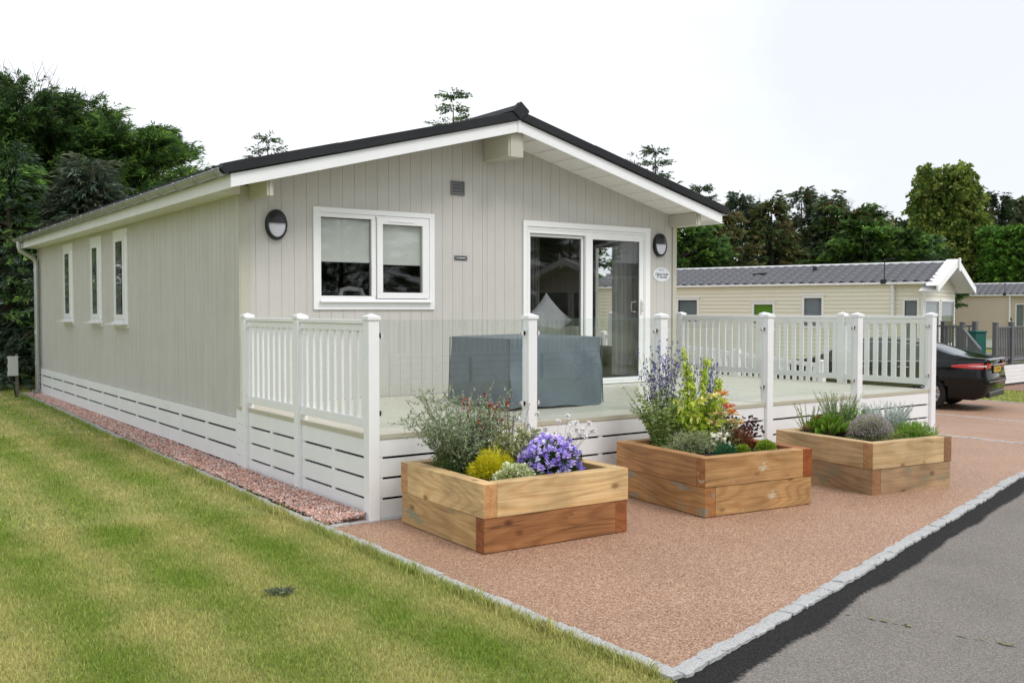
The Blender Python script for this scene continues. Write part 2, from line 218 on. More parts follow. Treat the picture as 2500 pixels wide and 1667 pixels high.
def lawn_mat(blades):
    m=bpy.data.materials.new('grass_blades' if blades else 'lawn_turf'); m.use_nodes=True; t=m.node_tree; b=t.nodes['Principled BSDF']; c=N(t,'ShaderNodeTexCoord'); o=[n for n in t.nodes if n.type=='OUTPUT_MATERIAL'][0]
    f=straw_nodes(t,c.outputs['Object'])
    if blades:
        a=N(t,'ShaderNodeAttribute',attribute_name='col'); sp=N(t,'ShaderNodeSeparateColor'); L(t,a.outputs[0],sp.inputs[0])
        ad=N(t,'ShaderNodeMath',operation='MULTIPLY_ADD'); ad.inputs[1].default_value=.5; L(t,sp.outputs[0],ad.inputs[0]); L(t,f,ad.inputs[2]); sb=N(t,'ShaderNodeMath',operation='SUBTRACT'); sb.inputs[1].default_value=.28; sb.use_clamp=True; L(t,ad.outputs[0],sb.inputs[0]); f=sb.outputs[0]
    k=N(t,'ShaderNodeMix',data_type='RGBA'); L(t,f,k.inputs[0])
    k.inputs[6].default_value=(.235,.35,.045,1) if blades else (.15,.21,.03,1); k.inputs[7].default_value=(.66,.58,.25,1) if blades else (.40,.36,.14,1)
    last=k.outputs[2]
    if blades:
        v=N(t,'ShaderNodeMapRange'); v.inputs[3].default_value=.6; v.inputs[4].default_value=1.35; L(t,sp.outputs[1],v.inputs[0]); q=N(t,'ShaderNodeMix',data_type='RGBA',blend_type='MULTIPLY'); q.inputs[0].default_value=1; L(t,last,q.inputs[6]); L(t,v.outputs[0],q.inputs[7]); last=q.outputs[2]
        tr=N(t,'ShaderNodeBsdfTranslucent'); L(t,last,tr.inputs[0]); mx=N(t,'ShaderNodeMixShader'); mx.inputs[0].default_value=.35; L(t,b.outputs[0],mx.inputs[1]); L(t,tr.outputs[0],mx.inputs[2]); L(t,mx.outputs[0],o.inputs[0])
    else:
        n=N(t,'ShaderNodeTexNoise'); n.inputs['Scale'].default_value=60; n.inputs['Detail'].default_value=6; L(t,c.outputs['Object'],n.inputs[0]); v=N(t,'ShaderNodeMapRange'); v.inputs[1].default_value=.3; v.inputs[2].default_value=.7; v.inputs[3].default_value=.6; v.inputs[4].default_value=1.35; L(t,n.outputs[0],v.inputs[0])
        q=N(t,'ShaderNodeMix',data_type='RGBA',blend_type='MULTIPLY'); q.inputs[0].default_value=1; L(t,last,q.inputs[6]); L(t,v.outputs[0],q.inputs[7]); last=q.outputs[2]
        bb=N(t,'ShaderNodeBump'); bb.inputs['Strength'].default_value=.8; bb.inputs['Distance'].default_value=.02; L(t,n.outputs[0],bb.inputs['Height']); L(t,bb.outputs[0],b.inputs['Normal'])
    L(t,last,b.inputs['Base Color']); b.inputs['Roughness'].default_value=.6; b.inputs['Specular IOR Level'].default_value=.2; return m
turf=lawn_mat(False); bladem=lawn_mat(True)
# ------------------------------------------------------------------ object helpers
def tag(o,label=None,cat=None,group=None,kind=None):
    if label: o['label']=label
    if cat: o['category']=cat
    if group: o['group']=group
    if kind: o['kind']=kind
    return o
def empty(name,loc=(0,0,0),rz=0,label=None,cat=None,group=None):
    o=bpy.data.objects.new(name,None); COL.objects.link(o); o.location=loc; o.rotation_euler=(0,0,rz); o.empty_display_size=.1
    return tag(o,label,cat,group)
class MB:
    def __init__(s,M=None): s.v=[]; s.f=[]; s.M=M or Matrix.Identity(4)
    def add(s,vs,fs):
        k=len(s.v); s.v+=[tuple(s.M@Vector(v)) for v in vs]; s.f+=[tuple(i+k for i in f) for f in fs]; return s
    def box(s,x0,x1,y0,y1,z0,z1):
        return s.add([(x0,y0,z0),(x1,y0,z0),(x1,y1,z0),(x0,y1,z0),(x0,y0,z1),(x1,y0,z1),(x1,y1,z1),(x0,y1,z1)],[(0,3,2,1),(4,5,6,7),(0,1,5,4),(1,2,6,5),(2,3,7,6),(3,0,4,7)])
    def prism(s,poly,y0,y1,ax='y'):
        """poly in (a,b): ax y -> (x,z) extruded along y; ax x -> (y,z) along x; ax z -> (x,y) along z"""
        n=len(poly); g={'y':lambda a,b,t:(a,t,b),'x':lambda a,b,t:(t,a,b),'z':lambda a,b,t:(a,b,t)}[ax]
        vs=[g(a,b,y0) for a,b in poly]+[g(a,b,y1) for a,b in poly]
        return s.add(vs,[tuple(range(n)),tuple(range(2*n-1,n-1,-1))]+[(i,(i+1)%n,(i+1)%n+n,i+n) for i in range(n)][::1])
    def tube(s,pts,rad,n=8,cap=True):
        pts=[Vector(p) for p in pts]; rad=rad if isinstance(rad,(list,tuple)) else [rad]*len(pts); vs=[]; fs=[]; u=None
        for i,p in enumerate(pts):
            d=(pts[min(i+1,len(pts)-1)]-pts[max(i-1,0)]).normalized()
            if u is None: u=d.orthogonal().normalized()
            u=(u-d*u.dot(d)).normalized(); w=d.cross(u)
            vs+=[tuple(p+(u*math.cos(a)+w*math.sin(a))*rad[i]) for a in [2*math.pi*j/n for j in range(n)]]
        for i in range(len(pts)-1):
            for j in range(n): fs.append((i*n+j,i*n+(j+1)%n,(i+1)*n+(j+1)%n,(i+1)*n+j))
        if cap: fs.append(tuple(range(n))[::-1]); fs.append(tuple(range((len(pts)-1)*n,len(pts)*n)))
        return s.add(vs,fs)
    def disc(s,c,r,axis,h,n=24,r2=None,sx=1):
        c=Vector(c); a=Vector(axis).normalized(); return s.tube([c,c+a*h],[r,r2 if r2 is not None else r],n)
    def build(s,name,m,parent=None,bevel=0,smooth=False,seg=2,**tg):
        me=bpy.data.meshes.new(name); me.from_pydata(s.v,[],s.f); me.update()
        b=bmesh.new(); b.from_mesh(me); bmesh.ops.recalc_face_normals(b,faces=b.faces)
        b.to_mesh(me); b.free()
        o=bpy.data.objects.new(name,me); COL.objects.link(o); me.materials.append(m)
        if parent: o.parent=parent
        if smooth:
            me.polygons.foreach_set('use_smooth',[True]*len(me.polygons))
            if smooth!='all': me.set_sharp_from_angle(angle=R_(35))
        if bevel:
            bv=o.modifiers.new('bevel','BEVEL'); bv.width=bevel; bv.segments=seg; bv.limit_method='ANGLE'; bv.angle_limit=R_(40)
        return tag(o,**tg)
def npmesh(name,v,f,m,parent=None,col=None,smooth=False,sides=4,**tg):
    me=bpy.data.meshes.new(name); nv=len(v); nf=len(f)
    me.vertices.add(nv); me.vertices.foreach_set('co',np.asarray(v,np.float32).ravel()); me.loops.add(nf*sides); me.loops.foreach_set('vertex_index',np.asarray(f,np.int32).ravel())
    me.polygons.add(nf); me.polygons.foreach_set('loop_start',np.arange(0,nf*sides,sides,dtype=np.int32))
    if col is not None:
        a=me.attributes.new('col','FLOAT_COLOR','FACE'); c=np.ones((nf,4),np.float32); c[:,:3]=np.clip(col,0,1); a.data.foreach_set('color',c.ravel())
    me.update(calc_edges=True); me.validate()
    if smooth: me.polygons.foreach_set('use_smooth',[True]*nf)
    me.materials.append(m); o=bpy.data.objects.new(name,me); COL.objects.link(o)
    if parent: o.parent=parent
    return tag(o,**tg)
def kids(o): return [c for c in bpy.data.objects if c.parent==o]
def dup(root,loc=None,rz=None,label=None,scale=None,swap=None):
    r=root.copy(); COL.objects.link(r)
    if loc is not None: r.location=loc
    if rz is not None: r.rotation_euler=(0,0,rz)
    if scale: r.scale=scale
    if label: r['label']=label
    def rec(src,dst):
        for ch in kids(src):
            if ch==dst or ch.parent!=src: continue
            c=ch.copy(); COL.objects.link(c); c.parent=dst
            if swap and c.data and c.data.materials and c.data.materials[0] in swap:
                c.data=c.data.copy(); c.data.materials[0]=swap[c.data.materials[0]]
            rec(ch,c)
    rec(root,r); return r
def text(name,body,size,m,parent,M,shear=0,depth=.001,extr=True,sx=1,font=None,space=1,bold=0,**tg):
    cu=bpy.data.curves.new('t','FONT'); cu.body=body; cu.size=size; cu.shear=shear; cu.align_x='CENTER'; cu.align_y='CENTER'; cu.extrude=depth; cu.space_character=space; cu.offset=bold
    to=bpy.data.objects.new('t',cu); COL.objects.link(to); dg=bpy.context.evaluated_depsgraph_get(); me=bpy.data.meshes.new_from_object(to.evaluated_get(dg)); bpy.data.objects.remove(to)
    me.transform(M@Matrix.Diagonal((sx,1,1,1))); o=bpy.data.objects.new(name,me); COL.objects.link(o); me.materials.clear(); me.materials.append(m); o.parent=parent; return tag(o,**tg)
def gz(x):  # ground level falls gently to the right
    return 0 if x<6 else -.052*min(x-6,10.5)
# ------------------------------------------------------------------ ground
def sheet(name,pts,m,dz,res=.5,kind='structure',M=None,label=None):
    """flat polygon split along x so that it follows gz"""
    b=bmesh.new(); vs=[b.verts.new((x,y,0)) for x,y in pts]; b.faces.new(vs)
    for xc in (6,16.5):
        g=b.verts[:]+b.edges[:]+b.faces[:]; bmesh.ops.bisect_plane(b,geom=g,plane_co=(xc,0,0),plane_no=(1,0,0))
    for v in b.verts: v.co.z=gz(v.co.x)+dz
    me=bpy.data.meshes.new(name); b.to_mesh(me); b.free(); o=bpy.data.objects.new(name,me); COL.objects.link(o); me.materials.append(m); tag(o,kind=kind); return o
def kz(x): # y of the road kerb's road-side edge
    return -3.60+.272*x+.0015*x*x
ground=sheet('ground',[(-300,-300),(400,-300),(400,500),(-300,500)],turf,-.012)
road_edge=[(x,kz(x)) for x in np.arange(-.37,40,1.)]
drive=sheet('driveway',[(-.34,-.0),(-.34,-3.58)]+[(x,y+.03) for x,y in road_edge[1:20]]+[(19.4,5),(19.2,20),(7.0,20),(7.0,4.2),(7.0,.12),(.0,.12)],resin,-.004)
sub=sheet('dark_ground',[(.06,.1),(7.0,.1),(7.0,13.8),(.06,13.8)],gravel_dark,-.008)
# road: object space x along the kerb
ra=math.atan(.277); rb=MB(); rb.box(-40,80,-9.0,.03,-.002,0)
rb=MB()
xs_=list(np.linspace(-12,6.2,30))+[20,60]
me=bpy.data.meshes.new('road'); o=bpy.data.objects.new('road',me); COL.objects.link(o); b=bmesh.new(); Mr=Matrix.Translation((-.37,-3.70,0))@Matrix.Rotation(ra,4,'Z'); Mi=Mr.inverted()
prev=None
for i,x in enumerate([-60,-20,-.37]+list(np.linspace(0,6,13))+list(np.linspace(7,17,11))+[60]):
    x=float(x); yk=(kz(x) if x>-.38 else -3.70+.277*(x+.37)); p=Mi@Vector((x,yk+.05,gz(x))); q=Mi@Vector((x+2.2,yk-7.5,gz(x)))
    if x<-.38: p=Mi@Vector((x,yk+.02,0.0))
    a=b.verts.new(p); c=b.verts.new(q)
    if prev: b.faces.new((prev[0],prev[1],c,a))
    prev=(a,c)
b.to_mesh(me); b.free(); me.materials.append(roadm); o.matrix_world=Matrix.Translation((0,0,-.006))@Mr; tag(o,kind='structure'); road=o
# kerb rows of rough granite setts (one mesh per row)
def setts(name,path,w,length=.19,top=.012,seed=1,depth=.06):
    rr=random.Random(seed); b=MB(); P=[Vector((*p,0)) for p in path]; d=[0]
    for i in range(1,len(P)): d.append(d[-1]+(P[i]-P[i-1]).length)
    def at(s):
        for i in range(1,len(P)):
            if s<=d[i] or i==len(P)-1:
                t=(s-d[i-1])/(d[i]-d[i-1]); q=P[i-1].lerp(P[i],t); return q,(P[i]-P[i-1]).normalized()
    s=0
    while s<d[-1]-.03:
        l=rr.uniform(.7,1.3)*length; e=min(s+l,d[-1]); wl=w*rr.uniform(.84,1.08); off=rr.uniform(-.007,.007); h=top+rr.uniform(-.003,.004)
        n=5; rows=[]
        for i in range(n+1):
            q,t=at(s+.001+(e-s-.002)*i/n); nr=Vector((-t.y,t.x,0)); endn=rr.uniform(.84,1) if i in (0,n) else rr.uniform(.9,1.1)
            row=[]
            for k in range(5):
                u=(k/4-.5)*wl*(endn if k in(0,4) else 1)+off+(rr.uniform(-.006,.006)); z=gz(q.x)+h+rr.uniform(-.004,.004)
                if k in (0,4) or i in (0,n): z-=.0035
                row.append(q+nr*u+Vector((0,0,z)))
            rows.append(row)
        vs=[tuple(v) for r in rows for v in r]; fs=[(i*5+k,i*5+k+1,(i+1)*5+k+1,(i+1)*5+k) for i in range(n) for k in range(4)]
        ring=[0,1,2,3,4]+[i*5+4 for i in range(1,n+1)]+[n*5+k for k in (3,2,1,0)]+[i*5 for i in range(n-1,0,-1)]
        k0=len(vs); vs+=[(vs[i][0],vs[i][1],vs[i][2]-depth) for i in ring]; m_=len(ring)
        fs+=[(ring[i],ring[(i+1)%m_],k0+(i+1)%m_,k0+i) for i in range(m_)]
        b.add(vs,fs); s=e
    return b.build(name,granite,smooth=True,kind='structure')
lawnk=[(-.36,-3.66),(-.38,-2.6),(-.385,-1.75),(-.375,-.5),(-.385,.65),(-.36,1.6),(-.34,2.6),(-.33,4.2),(-.28,7.3),(-.20,10.5),(-.17,14.2)]
setts('lawn_kerb',lawnk,.095,seed=3)
setts('road_kerb',[(x,kz(x)+.055) for x in np.arange(-.34,12,.8)],.092,.2,seed=5)
setts('back_kerb',[(-.17,14.25),(.9,14.25)],.08,seed=6)
setts('cross_kerb',[(-.32,.03),(.0,.02),(.0,.02),(.25,.0),(7.6,.0)],.075,.2,.006,seed=8,depth=.03)
setts('driveway_sett_line',[(10.0,-2.9),(10.0,1.2),(10.2,6)],.085,.13,.006,seed=9,depth=.03)
setts('driveway_sett_band',[(14.9,-2.),(14.9,2.2),(14.8,9)],.085,.13,.006,seed=10,depth=.03)
setts('grass_edge_setts',[(19.5,-3),(19.4,5),(19.2,12)],.085,.13,.006,seed=12,depth=.03)
gb=sheet('gravel_bed',[(22.8,3),(60,3),(60,9.5),(22.8,9.5)],mat('far_gravel',(.30,.17,.12),.9,var=.4,vscale=12),.0)
# moss-lined crack across the road
cm=mat('road_crack_moss',(.22,.22,.11),.9,var=.6,vscale=50); b=MB()
rr=random.Random(4); p0=Vector((.98,-3.42,0)); p1=Vector((1.35,-4.6,0)); n=60
for i in range(n):
    if rr.random()<.62: continue
    q=p0.lerp(p1,i/n)+Vector((rr.uniform(-.012,.012),0,0)); a=rr.uniform(.004,.016); l=rr.uniform(.012,.03)
    b.add([(q.x-a,q.y,.0),(q.x,q.y-l,.0),(q.x+a*.8,q.y-.3*l,.0),(q.x+.2*a,q.y+l,.0)],[(0,1,2,3)])
mo=b.build('road_crack',cm,kind='structure'); mo.location.z=.0015
# ------------------------------------------------------------------ gravel strip of real stones
def blob_stones(name,pts,size,cols,zs,**tg):
    n=len(pts); ico=bmesh.new(); bmesh.ops.create_icosphere(ico,subdivisions=1,radius=1); bv=np.array([v.co[:] for v in ico.verts]); bf=np.array([[v.index for v in f.verts] for f in ico.faces]); ico.free()
    sc=size[:,None]*rng.uniform(.55,1.3,(n,3))*np.array([1,1,.7]); ang=rng.uniform(0,6.28,n); tilt=rng.normal(0,.5,n)
    V=bv[None]*(1+rng.uniform(-.22,.22,(n,len(bv),1))); V=V*sc[:,None]
    c,s=np.cos(tilt)[:,None],np.sin(tilt)[:,None]; y=V[...,1]*c-V[...,2]*s; z=V[...,1]*s+V[...,2]*c; c,s=np.cos(ang)[:,None],np.sin(ang)[:,None]
    x=V[...,0]*c-y*s; y=V[...,0]*s+y*c; V=np.stack([x+pts[:,0:1],y+pts[:,1:2],z+zs[:,None]],-1)
    F=bf[None]+(np.arange(n)*len(bv))[:,None,None]; return npmesh(name,V.reshape(-1,3),F.reshape(-1,3),stonesm,col=np.repeat(cols,len(bf),0),sides=3,**tg)
n=15000; t=rng.random(n)**1.35; yy=.05+t*13.9; xin=np.interp(yy,[0,2.6,4.2,7.3,10.5,14.3],[-.335,-.29,-.285,-.235,-.155,-.12]); xo=.05-0*yy
xo=np.where(yy<2.95,.0,.06); xo=np.where(yy>13.8,.9,xo); u=rng.random(n); xx=xin+u*(xo-xin); ok=np.ones(n,bool)
gp=np.stack([xx,yy],1)[ok]; sz=np.interp(gp[:,1],[0,14],[.0105,.017])*rng.uniform(.8,1.25,len(gp)); pal=np.array([(.60,.35,.28),(.52,.28,.22),(.68,.47,.40),(.40,.28,.25),(.56,.48,.45),(.74,.60,.54),(.34,.30,.29)])
cc=pal[rng.choice(len(pal),len(gp),p=[.27,.2,.2,.1,.1,.08,.05])]*rng.uniform(.8,1.2,(len(gp),1))
zz=.008+rng.random(len(gp))*.024+.012*np.clip((gp[:,0]+.25)/.3,0,1)+np.where(gp[:,1]<2.9,.02*np.clip((gp[:,0]+.33)/.3,0,1),.0)
blob_stones('gravel',gp,sz,cc,zz,kind='stuff')
sheet('gravel_base',[(-.30,.05),(0.1,.05),(.1,14.2),(-.12,14.2),(-.24,7),(-.28,3)],mat('gravel_base_mat',(.34,.21,.17),.9,var=.5,vscale=60),.003)
# ------------------------------------------------------------------ grass blades
def blades(name,n,xf,yf,h,w,keep=None,zoff=-.012,**tg):
    x,y=xf,yf; n=len(x); a=rng.uniform(0,6.283,n); H=h*rng.uniform(.55,1.35,n); Wd=w*rng.uniform(.7,1.3,n); ln=rng.uniform(.1,.95,n)*H; la=rng.uniform(0,6.283,n)
    b0=np.stack([x,y,np.full(n,zoff)],1); wv=np.stack([np.cos(a),np.sin(a),0*a],1)*Wd[:,None]/2; lv=np.stack([np.cos(la),np.sin(la),0*a],1)
    mid=b0+lv*(ln*.35)[:,None]+np.array([0,0,1])*(H*.6)[:,None]; tip=b0+lv*ln[:,None]+np.array([0,0,1])*H[:,None]*.95
    V=np.stack([b0-wv,b0+wv,mid+wv*.8,mid-wv*.8,tip,],1); k=np.arange(n)*5
    F=np.concatenate([np.stack([k,k+1,k+2],1),np.stack([k,k+2,k+3],1),np.stack([k+3,k+2,k+4],1)]); c=rng.random((n,3)); col=np.concatenate([c,c,c])
    return npmesh(name,V.reshape(-1,3),F,bladem,col=col,sides=3,**tg)
def kerbx(y): return np.interp(y,[-3.66,-2.6,-1.75,-.5,.65,1.6,2.6,4.2,7.3,10.5,14.2,14.3,60],[-.41,-.43,-.435,-.425,-.435,-.41,-.39,-.38,-.33,-.25,-.22,1.2,1.2])
def lawnpts(n,dmin,dmax,pw=1.):
    # sample by distance and bearing from the viewpoint's foot, in the wedge the lawn fills
    d=dmin+(dmax-dmin)*rng.random(n)**pw; th=rng.uniform(R_(-1),R_(70),n); x=CX+d*np.sin(th); y=CY+d*np.cos(th)
    ok=(x<kerbx(y)+rng.normal(0,.008,n))&(y>-3.72+.277*(x+.37)+.03); return x[ok],y[ok]
XB=[];YB_=[]
g1=lawnpts(400000,2.8,8.0,.8); g2=lawnpts(190000,7.5,14,.8); g3=lawnpts(90000,13,26)
G=[blades('grass',0,*g1,.024,.0038,kind='stuff'),]
b2=blades('grass_mid',0,*g2,.026,.007,kind='stuff'); b3=blades('grass_far',0,*g3,.032,.015,kind='stuff')
for q in (b2,b3): q.name='grass'
# taller fringe along the kerb
m=9000; yk=np.concatenate([rng.uniform(-3.6,6,m),rng.uniform(6,14,1500)]); xk=kerbx(yk)+.012-np.abs(rng.normal(0,.035,len(yk))); q=blades('grass',0,xk,yk,.055,.0045,kind='stuff')
# ragged tufts leaning over the kerb
tx=[];ty=[]
for yc in (-2.9,-2.2,-1.55,-.9,-.35,.1,.7,1.3,2.1,3.0):
    yc+=rng.uniform(-.2,.2); n_=rng.integers(25,60); y_=rng.normal(yc,.045,n_); tx.append(kerbx(y_)-.01+rng.normal(0,.018,n_)); ty.append(y_)
blades('grass',0,np.concatenate(tx),np.concatenate(ty),.085,.006,kind='stuff')
# grass on the right
m=9000; q=blades('grass',0,rng.uniform(19.45,22.8,m),rng.uniform(2,10,m),.05,.02,zoff=-.56,kind='stuff')
# ================================================================== THE LODGE
XL,XR,YF,YBK=.076,6.204,2.953,13.75; XM=3.136; FZ=.655; SK=.517
def soffz(x): return 3.672-.2595*abs(x-XM)
lodge=empty('lodge',(XM,YF,0),label='single storey lodge with greige vertical cladding, white trim and black gable roof edge',cat='lodge')
LP=Matrix.Translation((-XM,-YF,0))     # parts are written in world coordinates; parent offset handled here
class LB(MB):
    def build(s,name,m,parent=None,**k):
        off=Vector((XM,YF,0)); s.v=[tuple(Vector(v)-off) for v in s.v]; return MB.build(s,name,m,parent or lodge,**k)
FH=[(.93,2.29,1.70,2.65),(3.68,5.64,.66,2.65)]      # openings in the front wall: x0,x1,z0,z1
SH=[(7.34,7.93,1.46,2.66),(8.80,9.36,1.46,2.66),(10.80,11.36,1.46,2.66)]
def board_wall(b,u0,u1,pitch,zb,ztop,holes,place,gap=.0034,thick=.014):
    u=u0
    while u<u1-.01:
        e=min(u+pitch,u1); a,c=u+gap/2,e-gap/2; segs=[(zb,None)]
        hs=sorted([h for h in holes if h[0]<c and h[1]>a],key=lambda h:h[2])
        # split the board in x where a hole edge crosses it
        cuts=sorted({a,c}|{h[k] for h in hs for k in (0,1) if a<h[k]<c})
        for p,q in zip(cuts[:-1],cuts[1:]):
            m=(p+q)/2; z=zb; hh=[h for h in hs if h[0]<m<h[1]]
            for h in hh: 
                if h[2]>z: place(b,p,q,z,h[2],h[2],thick)
                z=h[3]
            place(b,p,q,z,ztop(p),ztop(q),thick)
        u=e
def front_place(b,p,q,z0,za,zb_,th):
    b.prism([(p,z0),(q,z0),(q,zb_),(p,za)],YF,YF+th)
def side_place(b,p,q,z0,za,zb_,th):
    b.prism([(p,z0),(q,z0),(q,zb_),(p,za)],XL,XL+th,'x')
fb=LB()
xs=[.175]; 
for a,c,pt in ((.175,.24,.065),(.24,3.02,.1385),(3.02,3.085,.065),(3.085,3.20,.115),(3.20,6.133,.1385)):
    n=max(1,round((c-a)/pt)); board_wall(fb,a,c,(c-a)/n,FZ,lambda x:soffz(x),FH,front_place)
for a,c,z0,z1 in ((XL+.02,.93,FZ,2.8),(.93,2.29,FZ,1.70),(.93,2.29,2.65,3.1),(2.29,3.68,FZ,3.3),(3.68,5.64,2.65,3.0),(5.64,XR-.02,FZ,2.85)):
    fb.box(a,c,YF+.0045,YF+.08,z0,z1)
fb.prism([(.1,2.8),(XR-.1,2.8),(XM,3.6)],YF+.0815,YF+.14)
fb.build('front_wall',cladf)
sb=LB(); board_wall(sb,YF+.02,YBK-.06,.1385,SK,lambda y:2.86,SH,side_place)
for a,c,z0,z1 in ((YF+.082,7.34,SK,2.86),(7.34,7.93,SK,1.46),(7.34,7.93,2.66,2.86),(7.93,8.80,SK,2.86),(8.80,9.36,SK,1.46),(8.80,9.36,2.66,2.86),(9.36,10.80,SK,2.86),(10.8,11.36,SK,1.46),(10.8,11.36,2.66,2.86),(11.36,YBK,SK,2.86)):
    sb.box(XL+.003,XL+.08,a,c,z0,z1)
sb.build('side_wall',clad)
rw=LB()   # right and back walls; right wall has a window by the patio door
for a,c,z0,z1 in ((YF+.082,3.72,FZ,2.86),(3.72,4.62,FZ,1.03),(3.72,4.62,2.6,2.86),(4.62,YBK,0.1,2.86)): rw.box(XR-.08,XR,a,c,z0,z1)
rw.prism([(XL+.08,.1),(XR-.08,.1),(XR-.08,2.86),(XM,3.6),(XL+.08,2.86)],YBK-.08,YBK)
rw.build('rear_walls',clad)
# corner trims
t=LB(); t.box(XL-.004,.173,YF-.018,YF-.001,.62,2.87); t.box(XL-.018,XL-.0045,YF-.018,YF+.0,.5,2.86); t.build('corner_trim',trimm,bevel=.002)
t=LB(); t.box(6.135,XR+.004,YF-.018,YF-.001,.62,2.87); t.build('corner_trim',trimm,bevel=.002)
t=LB(); t.box(XL-.018,XL-.001,YBK-.058,YBK+.002,SK,2.86); t.build('corner_trim',trimm,bevel=.002)
# interior shell
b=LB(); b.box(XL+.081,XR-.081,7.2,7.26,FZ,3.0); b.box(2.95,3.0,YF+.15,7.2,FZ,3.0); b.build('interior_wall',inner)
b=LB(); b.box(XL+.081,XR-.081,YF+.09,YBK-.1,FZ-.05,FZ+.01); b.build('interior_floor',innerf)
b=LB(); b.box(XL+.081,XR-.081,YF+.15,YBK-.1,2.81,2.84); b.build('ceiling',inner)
# roof
def slab(b,x0,x1,z0f,th,y0,y1):   # sloping slab between x0,x1 on one side of the ridge
    b.prism([(x0,z0f(x0)),(x1,z0f(x1)),(x1,z0f(x1)+th),(x0,z0f(x0)+th)],y0,y1)
rz=lambda x:3.775-.2595*abs(x-XM)
b=LB(); 
for a,c in ((-.235,XM-.002),(XM+.002,6.50)): slab(b,a,c,lambda x:rz(x)+.002,.075,2.40,13.9)
b.build('roof',roofb)
# lapped tile edges on the slopes (visible steps at the eaves)
b=LB()
for sgn in (-1,1):
    for i in range(9):
        xa=XM+sgn*(3.40-i*.37); xb=XM+sgn*(3.40-(i+1)*.37-.02); za=rz(xa)+.10; zb=rz(xb)+.088
        b.prism([(xa,za),(xb,zb),(xb,zb-.012),(xa,za-.024)],2.41,13.92)
n=int(11.4/.21)
for i in range(n):
    y=2.5+i*.21; x=-.262; z=rz(x)+.108; b.tube([(x-.01,y,z-.008),(x+.3,y,rz(x+.3)+.112)],.013,5)
b.build('roof_tiles',roofb)
for sgn in (-1,1):   # verge: black cap pieces above the white bargeboard, three lengths overlapping
    for i in range(3):
        L0,L1=[(0,1.12),(1.10,2.28),(2.26,3.43)][i]; xa,xb=XM+sgn*L0,XM+sgn*L1; z=lambda x:rz(x); k=.003*i
        vb=LB(); e0=.0; vb.prism([(xa,z(xa)+.002+k),(xb,z(xb)+.0+k),(xb+sgn*(.025 if i==2 else 0),z(xb)+.06),(xb,z(xb)+.101+k),(xa,z(xa)+.101+k)],2.335-k,2.50)
        vb.build('verge_tile',roofb,bevel=.006)
b=LB(); b.prism([(XM-.125,3.86),(XM-.008,3.975),(XM+.10,3.885),(XM+.105,3.86),(XM-.012,3.775)],2.318,2.40); b.build('ridge_end_cap',roofb,bevel=.004)
b=LB(); b.prism([(XM-.13,3.86),(XM-.005,3.955),(XM+.12,3.86),(XM+.1,3.845),(XM-.005,3.93),(XM-.11,3.845)],2.40,13.92); b.build('ridge_cap',roofb,bevel=.004)
# bargeboards, fascias, soffits
for sgn in (-1,1):
    xa=XM+sgn*.0225; xb=-.217 if sgn<0 else 6.489; zt=lambda x:rz(x)-.004; zb_=lambda x:3.642-.2595*abs(x-XM)
    b=LB(); b.prism([(xa,zb_(xa)),(xb,zb_(xb)),(xb,zt(xb)),(xa,zt(xa))],2.37,2.392); b.build('bargeboard',pvc,bevel=.003)
    b=LB(); b.prism([(XM+sgn*.02,soffz(XM+sgn*.02)),(xb-sgn*.02,soffz(xb-sgn*.02)),(xb-sgn*.02,soffz(xb)+.012),(XM+sgn*.02,soffz(XM)+.012)],2.393,YF+.02)
    # board joints across the soffit
    for i in range(1,12):
        x=XM+sgn*i*.30
        b.prism([(x-.004,soffz(x)-.006),(x+.12,soffz(x+.12)-.006),(x+.12,soffz(x+.12)-.002),(x-.004,soffz(x-.004)-.002)],2.394,YF-.02)
    b.build('verge_soffit',soff)
    b=LB(); b.box(min(xb,xb-sgn*.02),max(xb,xb-sgn*.02),2.392,13.89,2.772,2.90); b.build('fascia',pvc2,bevel=.002)
    b=LB(); xi=XL if sgn<0 else XR; b.box(min(xb-sgn*.02,xi),max(xb-sgn*.02,xi),YF-.02,13.89,2.783,2.80); b.box(min(xb-sgn*.02,xi),max(xb-sgn*.02,xi),YF-.02,YF-.008,2.801,2.87); b.build('eaves_soffit',soff)
b=LB(); b.box(XM-.0215,XM+.0215,2.364,2.39,3.632,3.772); b.build('apex_cover',pvc,bevel=.002)
for x in (-.2,-.1,.9,2.1,3.0,3.3,4.4,5.2,6.2,6.45): b=LB(); b.disc((x,2.37,rz(x)-.075),.006,(0,-1,0),.003,10); b.build('screw_cap',pvc)
def beam(x0,x1,z0,zt0,zt1,y0=2.43):
    b=LB(); b.prism([(x0,z0),(x1,z0),(x1,zt1),(x0,zt0)],y0+.012,YF-.001); b.prism([(x0+.022,z0-.004),(x1-.022,z0-.004),(x1-.022,zt1-.002),(x0+.022,zt0-.002)],y0,y0+.0115)
    return b
b=beam(3.035,3.245,3.368,3.66,3.66); b.build('ridge_beam',trimm,bevel=.002)
b=beam(.165,.231,2.73,soffz(.165)-.004,soffz(.231)-.004); b.build('eaves_beam',trimm,bevel=.002)
b=beam(6.068,6.158,2.742,soffz(6.068)-.006,soffz(6.158)-.006); b.build('eaves_beam',trimm,bevel=.002)
